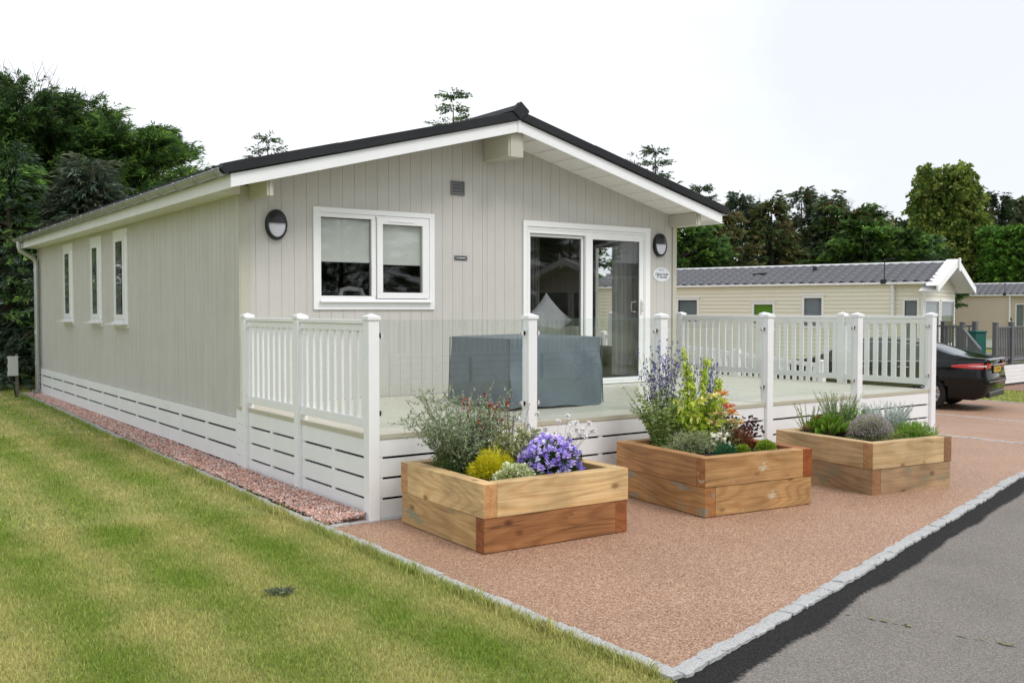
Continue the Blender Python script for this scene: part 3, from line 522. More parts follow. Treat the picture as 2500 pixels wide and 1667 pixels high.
# gutters, brackets and downpipe
def gutter(x,y0,y1,name='gutter'):
    b=LB(); r=.056; z=2.938; n=10; vs=[]; fs=[]
    for y in (y0,y1):
        for rr_ in (r,r-.004):
            for i in range(n+1):
                a=math.pi*i/n; vs.append((x+math.cos(a)*rr_,y,z-math.sin(a)*rr_))
    m=n+1
    for i in range(n): fs+=[(i,i+1,2*m+i+1,2*m+i),(m+i,3*m+i,3*m+i+1,m+i+1)]
    for k in (0,2*m): fs+=[(k+i,k+m+i,k+m+i+1,k+i+1) for i in range(n)]
    for i in (0,n): fs.append((i,m+i,3*m+i,2*m+i))
    b.add(vs,fs); b.tube([(x-r,y0,z+.003),(x-r,y1,z+.003)],.006,6); g=b.build(name,galv,smooth=True); return g
g=gutter(-.285,2.36,13.98)
for i in range(19):
    b=LB(); y=2.52+i*.62; pts=[(-.285+math.cos(a)*.061,y,2.938-math.sin(a)*.061) for a in [math.pi*k/8 for k in range(9)]]; b.tube([(-.215,y,2.89)]+pts,.006,5); b.tube([(-.345,y,2.945),(-.225,y,2.955)],.005,5); b.build('gutter_bracket',galv,g,smooth=True)
gutter(6.557,2.36,13.98)
b=LB(); b.tube([(-.285,13.6,2.90),(-.285,13.6,2.80),(-.27,13.6,2.72),(-.05,13.6,2.60),(.0,13.6,2.53),(.005,13.6,2.40),(.005,13.6,.13),(-.0,13.6,.08),(-.06,13.5,.05)],.044,14)
for z in (2.36,1.2,.62): b.tube([(.005,13.6,z-.04),(.005,13.6,z+.04)],.049,14)
b.build('downpipe',galv,smooth=True)
# side skirting
b=LB(); pieces=[YF+.0,5.4,7.9,10.4,12.7,YBK]
for z0,z1 in ((.400,.515),(.222,.378),(.05,.200)):
    for a,c in zip(pieces[:-1],pieces[1:]): b.box(XL-.022,XL-.004,a+.003,c-.003,z0,z1)
for a in np.arange(YF+.05,YBK,.95):
    for z in (.378,.200): b.box(XL-.018,XL-.003,a,a+.07,z-.01,z+.030)
for a in np.arange(YF+.3,YBK,.5):
    for z in (.36,.49): b.disc((XL-.022,a,z),.007,(-1,0,0),.003,8)
b.build('skirting',pvc2); b=LB(); b.box(XL+.03,XL+.04,YF+.02,YBK-.02,-.02,.53); b.build('gap_shade_backing',dark)  # near-black sheet stands in for the shade behind the skirting gaps
# ------------------------------------------------------------------ windows
def FM(x,z): return Matrix(((1,0,0,x),(0,-1,0,YF),(0,0,1,z),(0,0,0,1)))       # local x right, y outward, z up
def wall_obj(M): 
    class WB(MB): 
        def build(s,name,m,parent=None,**k):
            off=Vector((XM,YF,0)); s.v=[tuple(M@Vector(v)-off) for v in s.v]; return MB.build(s,name,m,parent,**k)
    return WB
FW=wall_obj(FM(0,0))
def ring(b,x0,x1,z0,z1,w,d0,d1,wb=None,wt=None):
    wb=w if wb is None else wb; wt=w if wt is None else wt
    b.box(x0,x1,d0,d1,z0,z0+wb); b.box(x0,x1,d0,d1,z1-wt,z1); b.box(x0,x0+w,d0,d1,z0+wb,z1-wt); b.box(x1-w,x1,d0,d1,z0+wb,z1-wt)
b=FW(); ring(b,.866,2.351,1.623,2.709,.066,.0005,.020,.075,.055); win=b.build('window',upvc,lodge,bevel=.002)
b=FW(); ring(b,.935,1.60,1.70,2.652,.020,-.05,.012,.07,.045); b.box(1.553,1.605,-.05,.0125,1.771,2.606); b.box(1.605,2.285,-.05,.012,1.70,1.742); b.box(1.605,2.285,-.05,.012,2.63,2.652); b.box(2.262,2.285,-.05,.012,1.742,2.63); b.build('frame',upvc,win,bevel=.003)
b=FW(); ring(b,1.612,2.26,1.745,2.628,.071,-.04,.030,.066,.066); b.box(1.75,2.07,.030,.04,2.59,2.605); b.build('sash',upvc,win,bevel=.004)
b=FW(); b.box(.93,2.30,.0205,.062,1.700,1.718); b.box(.94,2.29,.0205,.03,1.718,1.735); b.build('sill',upvc,win,bevel=.002)
b=FW(); b.box(.95,1.556,-.028,-.024,1.768,2.608); b.build('pane',glazing,win); b=FW(); b.box(1.682,2.192,-.012,-.008,1.809,2.565); b.build('pane',glazing,win)
b=FW(); b.box(.958,1.55,-.040,-.037,2.15,2.60); b.box(.958,1.55,-.045,-.034,2.135,2.152); b.build('roller_blind',blindm,win); b=FW(); b.box(1.684,2.188,-.030,-.027,2.135,2.56); b.box(1.684,2.188,-.035,-.024,2.12,2.137); b.build('roller_blind',blindm,win)
b=FW(); ring(b,.95,1.556,1.769,2.607,.007,-.0235,-.018); b.build('gasket',blackpl,win); b=FW(); ring(b,1.683,2.191,1.81,2.564,.006,-.0075,-.003); b.build('gasket',blackpl,win)
b=FW(); b.tube([(1.33,-.35,1.70),(1.36,-.35,1.84),(1.45,-.35,1.86),(1.60,-.35,1.84),(1.66,-.35,1.70)],.03,10); b.build('chair_back',upvc,lodge)
# patio door
b=FW(); x0,x1,z0,z1=3.605,5.71,.662,2.709; b.box(x0,x1,.0005,.024,2.64,z1); b.box(x0,x0+.062,.0005,.024,z0,2.64); b.box(x1-.09,x1,.0005,.024,z0,2.64); b.box(x0+.062,x1-.09,.0005,.035,z0,.70); door=b.build('patio_door',upvc,lodge,bevel=.002)
b=FW(); ring(b,3.68,5.635,.702,2.638,.03,-.09,.010,.03,.03); b.box(4.60,4.71,-.03,.008,.733,2.607); b.box(3.712,4.60,-.005,.008,2.56,2.606); b.build('door_frame',upvc,door,bevel=.003)
b=FW(); ring(b,3.712,4.598,.735,2.558,.038,-.08,-.034,.055,.035); b.build('sliding_leaf',upvc,door,bevel=.003)
b=FW(); ring(b,4.712,5.604,.7335,2.6065,.006,-.03,.004,.004,.084); b.box(5.53,5.598,-.03,.0035,.738,2.5225); b.build('fixed_leaf',upvc,door,bevel=.003)
b=FW(); b.box(3.745,4.565,-.06,-.056,.785,2.528); b.build('pane',glazing,door); b=FW(); b.box(4.714,5.532,-.02,-.016,.737,2.525); b.build('pane',glazing,door)
b=FW(); ring(b,3.749,4.561,.789,2.524,.008,-.0555,-.05); b.build('gasket',blackpl,door); b=FW(); ring(b,4.717,5.530,.739,2.523,.008,-.0155,-.01); b.build('gasket',blackpl,door)
b=FW(); b.box(5.552,5.574,.004,.014,1.555,1.755); b.tube([(5.563,.014,1.72),(5.563,.045,1.70),(5.563,.045,1.62),(5.563,.014,1.60)],.008,8); b.build('door_handle',steel,door,bevel=.002)
b=FW(); b.tube([(5.50,-.03,1.73),(5.44,-.05,1.72),(5.43,-.05,1.66),(5.44,-.05,1.60),(5.50,-.03,1.59)],.007,8); b.build('inner_handle',steel,door,smooth=True)
b=FW(); b.box(3.73,3.82,.0085,.012,2.605,2.622); b.box(3.75,3.80,.012,.016,2.609,2.618); b.build('latch_cover',upvc,door)
# things seen inside
def curtain(name,x0,x1,y,z0,z1,m,M=None,n=40,amp=.02,wav=.09,ax='x'):
    vs=[];fs=[]
    for i in range(n+1):
        u=x0+(x1-x0)*i/n; a=amp*math.sin(u/wav*6.283)+amp*.5*math.sin(u/wav*2.6)
        for z in (z0,z1): vs.append((u,y+a,z) if ax=='x' else (y+a,u,z))
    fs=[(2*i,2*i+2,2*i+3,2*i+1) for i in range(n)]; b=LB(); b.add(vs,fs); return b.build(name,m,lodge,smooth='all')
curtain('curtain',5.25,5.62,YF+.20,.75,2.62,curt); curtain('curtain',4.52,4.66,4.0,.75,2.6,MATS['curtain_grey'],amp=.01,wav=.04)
curtain('curtain',3.50,3.74,6.09,.9,2.6,MATS['roller_blind'],ax='y',amp=.012)
b=LB(); ring_=[(3.72,4.62)]
for y0,y1,z0,z1 in ((3.72,3.78,1.03,2.6),(4.56,4.62,1.03,2.6),(3.78,4.56,1.03,1.09),(3.78,4.56,2.54,2.6),(4.17,4.19,1.09,2.54)): b.box(XR-.07,XR-.01,y0,y1,z0,z1)
b.build('side_window_frame',upvc,lodge,bevel=.003)
sofa=empty('sofa',(4.35,3.65,FZ+.012),label='pale green sofa seen through the patio door glass',cat='sofa')
b=MB(); b.box(-.62,.42,-.30,.5,.12,.42); b.build('seat',sofam,sofa,bevel=.05,seg=3); b=MB(); b.box(-.62,.42,-.42,-.28,.10,.74); b.build('backrest',sofam,sofa,bevel=.05,seg=3); b=MB(); b.box(.42,.56,-.4,.5,.1,.62); b.build('armrest',sofam,sofa,bevel=.05,seg=3)
# cushion standing on its corner
def pillow(w,th,n=14):
    vs=[];fs=[]
    for s in (1,-1):
        for i in range(n+1):
            for j in range(n+1):
                u,v=i/n*2-1,j/n*2-1; k=((1-u**4)*(1-v**4))**.45; pin=1-.10*(1-abs(u)**2)*(abs(v)**3)-0; pin2=1-.10*(1-abs(v)**2)*(abs(u)**3)
                vs.append((u*w/2*pin2,s*th/2*k,v*w/2*pin))
    m=(n+1)**2
    for s in (0,1):
        for i in range(n):
            for j in range(n): a=s*m+i*(n+1)+j; q=(a,a+1,a+n+2,a+n+1); fs.append(q if s==0 else q[::-1])
    return vs,fs
b=MB(Matrix.Rotation(R_(45),4,'Y')); b.add(*pillow(.50,.14)); cu=b.build('cushion',cushm,None,smooth='all',label='pale square cushion standing on its corner on the sofa back',category='cushion') if False else b.build('cushion',cushm,None,smooth='all')
cu.location=(4.28,3.33,1.49); cu.rotation_euler=(R_(-6),0,R_(-12)); tag(cu,'pale cushion standing on its corner behind the patio door glass','cushion')
b=MB(); b.box(-.22,.22,-.03,.03,0,.36); tv=b.build('television',blackpl,bevel=.01); tv.location=(5.38,4.55,1.22); tv.rotation_euler=(0,0,R_(30)); tag(tv,'dark flat screen standing inside behind the right door pane','television')
b=MB(); b.box(-.5,.5,-.2,.2,0,.42); o=b.build('cabinet',wood('cabinet_wood',(.22,.12,.05),(.14,.07,.03)),bevel=.006); o.location=(5.45,4.55,FZ+.012); o.rotation_euler=(0,0,R_(30)); tag(o,'low brown cabinet inside the lodge below the side window','cabinet'); tv.location.z=FZ+.44
# side windows
SM=Matrix(((0,-1,0,XL),(1,0,0,0),(0,0,1,0),(0,0,0,1)))
SW=wall_obj(SM)
for (a,c,z0,z1),(ga,gc) in zip(((7.24,8.0,1.366,2.739),(8.72,9.43,1.369,2.724),(10.69,11.43,1.37,2.724)),((7.483,7.80),(8.93,9.24),(10.948,11.25))):
    w=wall_obj(SM); b=w(); ring(b,a,c,z0,z1,.10,.0005,.020); sw=b.build('side_window',upvc,lodge,bevel=.002)
    b=w(); ring(b,a+.10,c-.10,z0+.10,z1-.10,.03,-.05,.024,.03,.02); ring(b,a+.13,c-.13,z0+.13,z1-.12,.06,-.04,.040,.06,.05); b.build('frame',upvc,sw,bevel=.003)
    b=w(); b.box(a+.02,c+.02,.021,.13,z0+.045,z0+.065); b.box(a+.06,c-.06,.0205,.07,z0+.065,z0+.085); b.build('sill',upvc,sw,bevel=.002)
    b=w(); b.box(a+.185,c-.185,.030,.034,z0+.185,z1-.165); b.build('pane',glazing,sw)
    b=w(); b.box(a+.25,a+.262,-.02,-.01,z0+.18,z1-.16); b.build('glazing_bar',upvc,sw)
# vent grille
vent=empty('vent',(0,0,0)); vent.parent=lodge
b=FW(); ring(b,2.577,2.761,2.947,3.110,.012,.0005,.018); b.build('frame',greyvent,vent)
b=FW()
for i in range(4): 
    z=2.960+i*.0345; b.add([(2.589,.004,z),(2.749,.004,z),(2.749,.004,z+.0345),(2.589,.004,z+.0345),(2.589,.020,z+.002),(2.749,.020,z+.002)],[(0,1,5,4),(4,5,2,3),(0,4,3),(1,2,5)])
b.build('louvre',greyvent,vent)
# ------------------------------------------------------------------ wall lights
def bulkhead(x,z,label,w=.114,h=.157):
    t=empty('wall_light',(x,YF-.001,z),label=label,cat='wall light',group='oval wall lights on the lodge front')
    def dome(sc,y0,y1,z_lo,z_hi,n=40,k=8,pw=.5):
        vs=[];fs=[]
        for i in range(k+1):
            r=1-i/k; y=y0+(y1-y0)*(1-r**2.4)
            for j in range(n): a=2*math.pi*j/n; vs.append((math.cos(a)*w*sc*r,-y,math.sin(a)*h*sc*r))
        for i in range(k):
            for j in range(n): fs.append((i*n+j,i*n+(j+1)%n,(i+1)*n+(j+1)%n,(i+1)*n+j))
        return vs,fs
    b=MB(); vs=[];fs=[];n=44
    prof=[(1.0,0),(1.0,.035),(.97,.05),(.86,.058),(.80,.05)]
    for r,y in prof:
        for j in range(n): a=2*math.pi*j/n; vs.append((math.cos(a)*w*r,-y,math.sin(a)*h*r))
    for i in range(len(prof)-1):
        for j in range(n): fs.append((i*n+j,i*n+(j+1)%n,(i+1)*n+(j+1)%n,(i+1)*n+j))
    b.add(vs,fs); b.build('rim',blackpl,t,smooth=True)
    b=MB(); b.add(*dome(.84,.045,.075,0,0)); b.build('diffuser',lens,t,smooth='all')
    # eyelid hood: upper part of a slightly larger dome, cut just above the middle
    b=MB(); vs,fs=dome(.93,.050,.098,0,0,n=48,k=10); b.add(vs,fs); o=b.build('hood',blackpl,t,smooth='all')
    bm=bmesh.new(); bm.from_mesh(o.data); bmesh.ops.bisect_plane(bm,geom=bm.verts[:]+bm.edges[:]+bm.faces[:],plane_co=(0,0,.012),plane_no=(0,0,1),clear_inner=True); bm.to_mesh(o.data); bm.free()
    return t
bulkhead(.454,2.495,'black oval eyelid wall light left of the lodge window')
bulkhead(5.884,2.491,'black oval eyelid wall light right of the patio door')
# signs
s=empty('no_smoking_sign',(2.713,YF-.001,2.222),label='small black NO SMOKING plaque between window and patio door',cat='sign')
b=MB(); b.box(-.091,.091,-.006,0,-.028,.028); b.build('plaque',greyvent,s,bevel=.002)
b=MB(); b.prism([(-.078,0),(-.055,.021),(.055,.021),(.078,0),(.055,-.021),(-.055,-.021)],-.0085,-.006); b.build('panel',blackpl,s)
TM=lambda x,y,z:Matrix.Translation((x,y,z))@Matrix.Rotation(R_(90),4,'X')
text('lettering','NO SMOKING',.024,upvc,s,TM(0,-.0092,0),sx=.80,bold=.0004)
s=empty('house_name_sign',(5.935,YF-.001,2.098),label='white oval name plate on the lodge wall below the right wall light',cat='sign')
b=MB(); n=48; vs=[(math.cos(2*math.pi*i/n)*.155,y,math.sin(2*math.pi*i/n)*.097) for y in (0,-.006) for i in range(n)]; b.add(vs,[tuple(range(n))[::-1],tuple(range(n,2*n))]+[(i,(i+1)%n,(i+1)%n+n,i+n) for i in range(n)]); b.build('plate',signw,s)
text('lettering','Clayton Lodge',.041,inkg,s,TM(0,-.0068,.004),shear=.3,sx=.98,bold=.0009); text('lettering','71 The Den',.041,inkg,s,TM(0,-.0068,-.036),shear=.3,sx=.98,bold=.0009)
text('logo','WHC',.022,inkb,s,TM(-.022,-.0068,.062)); b=MB(); b.disc((.028,-.0062,.062),.013,(0,-1,0),.0008,16); b.build('logo_mark',mat('logo_blue',(.35,.45,.62),.5),s); b=MB(); b.disc((.031,-.0072,.060),.006,(0,-1,0),.0008,12); b.build('logo_mark',signw,s)
# ================================================================== DECK
PW=.0925; T=1.5865; D=FZ
deck=empty('deck',(0,0,0),label='raised veranda deck with white posts, glass panels and white slatted skirt',cat='deck')
b=MB(); y=.04; i=0
while y<2.935:
    e=min(y+.1455,2.945); b.box(.04,7.62,y+.002,e-.002,D-.025,D); y=e
y=2.945
while y<6.2: e=min(y+.1455,6.3); b.box(6.215,7.62,y+.002,e-.002,D-.025,D); y=e
b.build('floorboards',deckm,deck,bevel=.0015,seg=1)
b=MB(); b.box(.03,7.61,.028,.0385,D-.037,D+.0015); b.box(.028,.0385,.0395,2.94,D-.037,D+.0015); b.build('edge_board',deckedge,deck,bevel=.002)
b=MB(); xp=[.0,1.563,3.114,4.640,6.169,7.647]
for z0,z1 in ((.481,.617),(.322,.462),(.162,.303),(.0,.143)):
    for a,c in zip(xp[:-1],xp[1:]): b.box(a+(.047 if a else .093),c-.048,.036,.054,z0-(.1 if z0==0 and a>5 else 0),z1)
for z in (.462,.303,.143):
    for a,c in zip(xp[:-1],xp[1:]):
        for x in (a+(.047 if a else .093),c-.068)+(((a+c)/2,) ): b.box(x,x+.045,.042,.060,z-.005,z+.024)
b.build('front_skirt',pvc2,deck)
b=MB(); yp=[0,1.395,2.683,3.03]
for z0,z1 in ((.481,.617),(.322,.462),(.162,.303),(.0,.143)):
    for a,c in zip(yp[:-1],yp[1:]): b.box(.036,.054,a+(.047 if a else .093),c-.048,z0,z1)
for z in (.462,.303,.143):
    for a,c in zip(yp[:-1],yp[1:]):
        for y in (a+(.047 if a else .093),(a+c)/2,c-.09): b.box(.042,.060,y,y+.06,z-.005,z+.024)
b.build('side_skirt',pvc2,deck)
b=MB(); b.box(7.61,7.63,.1,6.2,-.1,.617); b.build('side_skirt',pvc2,deck)
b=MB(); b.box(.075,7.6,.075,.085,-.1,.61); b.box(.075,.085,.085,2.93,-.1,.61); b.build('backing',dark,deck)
def post(x,y,z0=0,T=T):
    b=MB(); h=PW/2; b.box(x-h,x+h,y-h,y+h,z0,T-.045); p=b.build('post',pvc,deck,bevel=.004)
    b=MB(); c=h+.010; b.box(x-c,x+c,y-c,y+c,T-.045,T-.016); k=c-.004; b.add([(x-k,y-k,T-.016),(x+k,y-k,T-.016),(x+k,y+k,T-.016),(x-k,y+k,T-.016),(x,y,T+.006)],[(0,1,4),(1,2,4),(2,3,4),(3,0,4),(3,2,1,0)]); b.build('cap',pvc,p,bevel=.002); return p
H=PW/2
for x in (H,1.563,3.114,4.640,6.169,7.647): post(x,H,gz(x)-.01)
for y in (1.395,2.683): post(H,y)
for y in (1.309,2.621,4.265,5.9): post(7.647,y,-.1)
def rail_panel(c0,c1,fixed,ax,n,D=D):
    """slatted panel between two posts; c0..c1 is the clear span along ax"""
    g=empty('balustrade_panel'); g.parent=deck; m=pvc
    def bx(b,a,c,o0,o1,z0,z1):
        if ax=='y': b.box(fixed+o0,fixed+o1,a,c,z0,z1)
        else: b.box(a,c,fixed+o0,fixed+o1,z0,z1)
    b=MB(); bx(b,c0,c1,-.032,.032,1.512,1.544); bx(b,c0,c1,-.018,.018,1.456,1.511); b.build('top_rail',m,g,bevel=.003)
    b=MB(); bx(b,c0,c1,-.020,.020,.706,.779); b.build('bottom_rail',m,g,bevel=.003)
    b=MB(); w=.066; s=(c1-c0)/(n+.0); off=(s-w)/2
    for i in range(n): a=c0+i*s+off; bx(b,a,a+w,-.012,.012,.7795,1.4555)
    b.build('balusters',m,g,bevel=.002,seg=1)
    for a in (c0+.0,c1-.03):
        b=MB(); bx(b,a,a+.03,-.028,.028,.70,.735); b.build('bracket',m,g); b=MB(); bx(b,a,a+.03,-.03,.03,1.45,1.47); b.build('bracket',m,g)
for a,c in ((PW,1.395-H),(1.395+H,2.683-H)): rail_panel(a,c,H,'y',9)
for a,c,n in ((PW,1.309-H,9),(1.309+H,2.621-H,9),(2.621+H,4.265-H,12),(4.265+H,5.9-H,12)): rail_panel(a,c,7.647,'y',n)
for a,c in zip(xp[:-1],xp[1:]):
    a=(a+H) if a else PW; c=c-H if c<7 else 7.60; g=empty('glass_panel'); g.parent=deck
    b=MB(); b.box(a+.018,c-.018,.042,.050,.70,1.537); b.build('pane',balglass,g)
    b=MB(); b.box(a+.018,c-.018,.0415,.0505,1.5372,1.5385); b.build('pane_edge',mat('glass_edge',(.25,.42,.36),.2) if 'glass_edge' not in MATS else MATS['glass_edge'],g)
    for x,sg in ((a,1),(c,-1)):
        for z in (1.421,.820):
            b=MB(); b.box(min(x,x+sg*.030),max(x,x+sg*.030),.032,.041,z-.022,z+.022); b.disc((x+sg*.030,.041,z),.022,(0,-1,0),.009,18); b.box(min(x,x+sg*.030),max(x,x+sg*.030),.051,.060,z-.022,z+.022); b.disc((x+sg*.030,.060,z),.022,(0,-1,0),.009,18); b.build('clamp',steel,g)
# covered garden furniture on the deck
def cover():
    vs=[];fs=[]; W,Dp,Hh=1.17,1.08,.70; n=34; m=16
    cxy=(1.915+W/2,.87+Dp/2)
    def per(t):   # rounded rectangle perimeter
        P=2*(W+Dp); s=t*P
        if s<W: return (-W/2+s,-Dp/2,0,-1)
        s-=W
        if s<Dp: return (W/2,-Dp/2+s,1,0)
        s-=Dp
        if s<W: return (W/2-s,Dp/2,0,1)
        s-=W; return (-W/2,Dp/2-s,-1,0)
    NP=160
    for j in range(m+1):
        z=Hh*j/m
        for i in range(NP):
            x,y,nx,ny=per(i/NP); u=i/NP*2*(W+Dp); f=1-j/m
            wv=.006*math.sin(u*7+1)+.007*math.sin(u*17+z*6)+.004*math.sin(u*3.1+z*7); cr=.012*f*f*math.sin(u*9.3+2)+ (.010*f)
            d=(wv*f*.9+cr)-.012*(1-f); hem=.014*math.sin(u*5)+.01*math.sin(u*11)
            # diagonal drag folds
            d+=.012*math.sin((u*5.2+z*9))*f*(1-f)*3+.008*abs(math.sin(u*6.1-z*8))*f*(1-f)*4+.017*max(0,math.sin(u*4.4+z*5.5+.6))**8*(1-abs(2*f-1)**3)-.010*max(0,math.sin(u*6.3-z*7))**6*f
            x+=nx*d; y+=ny*d; r=math.hypot(x,y); k=.985 if abs(abs(x)-W/2)<.05 and abs(abs(y)-Dp/2)<.05 else 1
            vs.append((x*k,y*k,max(.004,z*(1)+hem*(1-z/Hh)+.018*(j==0)) if j<m else z-.012))
    for j in range(m):
        for i in range(NP): fs.append((j*NP+i,j*NP+(i+1)%NP,(j+1)*NP+(i+1)%NP,(j+1)*NP+i))
    base=m*NP; rings=5
    for r in range(1,rings+1):
        k=1-r/rings*.98
        for i in range(NP): x,y,_,_=per(i/NP); vs.append((x*k*(1-.0),y*k,Hh-.012+.022*(1-(k)**3)+.006*math.sin(x*9+y*5)*(1-k)))
    for r in range(rings):
        b0=(m+r)*NP
        for i in range(NP): fs.append((b0+i,b0+(i+1)%NP,b0+NP+(i+1)%NP,b0+NP+i))
    fs.append(tuple(range((m+rings)*NP,(m+rings+1)*NP)))
    b=MB(); b.add(vs,fs); return b,cxy
covm=mat('grey_pvc_cover',(.125,.155,.185),.45,var=.12,vscale=2.5,spec=.5,bump=.25,bscale=9)
cvr=empty('covered_furniture',(2.52,1.42,D+.001),label='square garden furniture under a blue grey fabric cover on the deck',cat='furniture cover')
b,cxy=cover(); b.build('cover',covm,cvr,smooth=True)
b=MB(); 
for z in (.13,): b.box(-.589,.589,-.544,.544,z,z+.004)
for x,y in ((-.583,-.538),(.583,-.538),(-.583,.538)): b.tube([(x*1.015,y*1.015,.02),(x*1.0,y*1.0,.35),(x*.992,y*.992,.685)],.006,6)
hem=b.build('seam',mat('cover_seam',(.07,.085,.10),.5),cvr); hem.scale=(.995,.995,1)
# ================================================================== PLANTERS
def planter(cx,cy,w,d,rz,upper,lower,label,swap=False,z0=0,h=.233,t=.105):
    """cx,cy = near left corner; square frame of two courses of sleepers with alternating corner laps"""
    P=empty('planter',(cx,cy,z0),rz,label,'planter','timber planters in front of the deck')
    for lay,(mats,lap) in enumerate(((lower,not swap),(upper,swap))):
        zz=lay*(h+.001); e=.0 if lay==0 else .006
        # mats: front,right,back,left ; lap True: side pieces run through to the front face
        def piece(x0,x1,y0,y1,m,along):
            b=MB(); L_=(x1-x0) if along=='x' else (y1-y0); b.box(-L_/2,L_/2,-t/2,t/2,0,h-.001)
            o=b.build('sleeper',m,P,bevel=.005); o.location=((x0+x1)/2,(y0+y1)/2,zz)
            if along=='y': o.rotation_euler=(0,0,R_(90))
            return o
        F_,Rr,B_,Lf=mats
        if lap: # left side's end grain... front piece spans between sides' ends
            piece(-e,t-e,-e,d-t+e,Lf,'y'); piece(t-e+.001,w+e,-e,t-e,F_,'x'); piece(w-t+e,w+e,t-e+.001,d+e,Rr,'y'); piece(-e,w-t+e-.001,d-t+e+.001,d+e,B_,'x')
        else:
            piece(-e,w-t+e-.001,-e,t-e,F_,'x'); piece(-e,t-e,t-e+.001,d+e,Lf,'y'); piece(w-t+e,w+e,-e,d-t+e,Rr,'y'); piece(t-e+.001,w+e,d-t+e+.001,d+e,B_,'x')
    b=MB(); n=14; vs=[]; 
    for i in range(n+1):
        for j in range(n+1): vs.append((t*.9+(w-1.8*t)*i/n,t*.9+(d-1.8*t)*j/n,2*h-.055+random.uniform(-.012,.012)))
    b.add(vs,[(i*(n+1)+j,(i+1)*(n+1)+j,(i+1)*(n+1)+j+1,i*(n+1)+j+1) for i in range(n) for j in range(n)]); b.build('soil',soil,P,smooth='all')
    return P
P1=planter(.152,-1.352,1.235,1.18,R_(-1.8),(W_pale,W_pale,W_light,W_pale),(W_red,W_red,W_pale2,W_pale2),'front left planter of pale sleepers over a red brown lower course',swap=True)
P2=planter(2.19,-1.405,1.145,1.17,R_(-6.0),(W_mid3,W_or,W_mid,W_mid),(W_mid3,W_mid3,W_mid2,W_mid2),'middle planter of mid brown sleepers with green stains and pale blotches')
P3=planter(4.075,-1.60,1.04,1.16,R_(-6.2),(W_light,W_dull,W_light,W_light),(W_dull,W_dull,W_dull,W_dull),'far right planter of light brown sleepers beside the deck corner',z0=-.012,swap=False)
# meter box by the far corner
mt=empty('meter_box',(-.36,13.55,0),label='pale grey electricity meter box on a weathered post at the lawn edge',cat='meter box')
b=MB(); b.box(-.02,.025,-.02,.025,-.05,.80); b.build('post',woodgrey,mt,bevel=.004); b=MB(); b.box(-.17,.0,-.17,-.03,.40,.76); b.build('enclosure',metbox,mt,bevel=.006)
b=MB(); b.box(-.175,.005,-.1,-.09,.395,.765); b.build('door_seam',greyvent,mt); b=MB(); b.box(-.215,-.17,-.14,-.07,.62,.72); b.box(-.195,-.17,-.14,-.08,.5,.56); b.build('socket',blackpl,mt,bevel=.004)
b=MB(); b.tube([(-.12,-.1,.40),(-.09,-.09,.28),(-.05,-.06,.15),(-.03,-.05,.0)],.012,8); b.build('cable',cable,mt,smooth=True)
# ================================================================== PLANTS
def rot_basis(D):
    D=D/np.linalg.norm(D,axis=1,keepdims=True); a=np.where(np.abs(D[:,2:3])<.9,np.array([[0,0,1.]]),np.array([[1.,0,0]])); U=np.cross(D,a); U/=np.linalg.norm(U,axis=1,keepdims=True); return D,U,np.cross(U,D)
def leaf_arrays(P,Dd,l,w,fold=.25,roll=None,shape=.4,droop=.15):
    n=len(P); l=np.broadcast_to(l,n)[:,None]; w=np.broadcast_to(w,n)[:,None]; D_,U,V=rot_basis(Dd); r=rng.normal(0,.7,n) if roll is None else roll*np.ones(n)
    c,s=np.cos(r)[:,None],np.sin(r)[:,None]; U2=U*c+V*s; V2=-U*s+V*c
    dn=np.array([[0,0,-1.]])*l*droop; m1=P+D_*l*shape*.6; m2=P+D_*l*(shape+.3)+dn*.4; tip=P+D_*l+dn
    L1,R1=m1+U2*w*.5+V2*w*fold*.5,m1-U2*w*.5+V2*w*fold*.5; L2,R2=m2+U2*w*.36+V2*w*fold*.4,m2-U2*w*.36+V2*w*fold*.4
    V_=np.stack([P,L1,L2,tip,R2,R1],1).reshape(-1,3); k=np.arange(n)*6; F=np.stack([np.stack([k,k+1,k+2,k+3],1),np.stack([k,k+3,k+4,k+5],1)],1).reshape(-1,4); return V_,F
def diamond_arrays(P,Dd,l,w,droop=0):
    n=len(P); l=np.broadcast_to(l,n)[:,None]; w=np.broadcast_to(w,n)[:,None]; D_,U,V=rot_basis(Dd); r=rng.uniform(0,6.28,n); U=U*np.cos(r)[:,None]+V*np.sin(r)[:,None]
    m=P+D_*l*.45; V_=np.stack([P,m+U*w*.5,P+D_*l+np.array([[0,0,-1.]])*l*droop,m-U*w*.5],1).reshape(-1,3); k=np.arange(n)*4; return V_,np.stack([k,k+1,k+2,k+3],1)
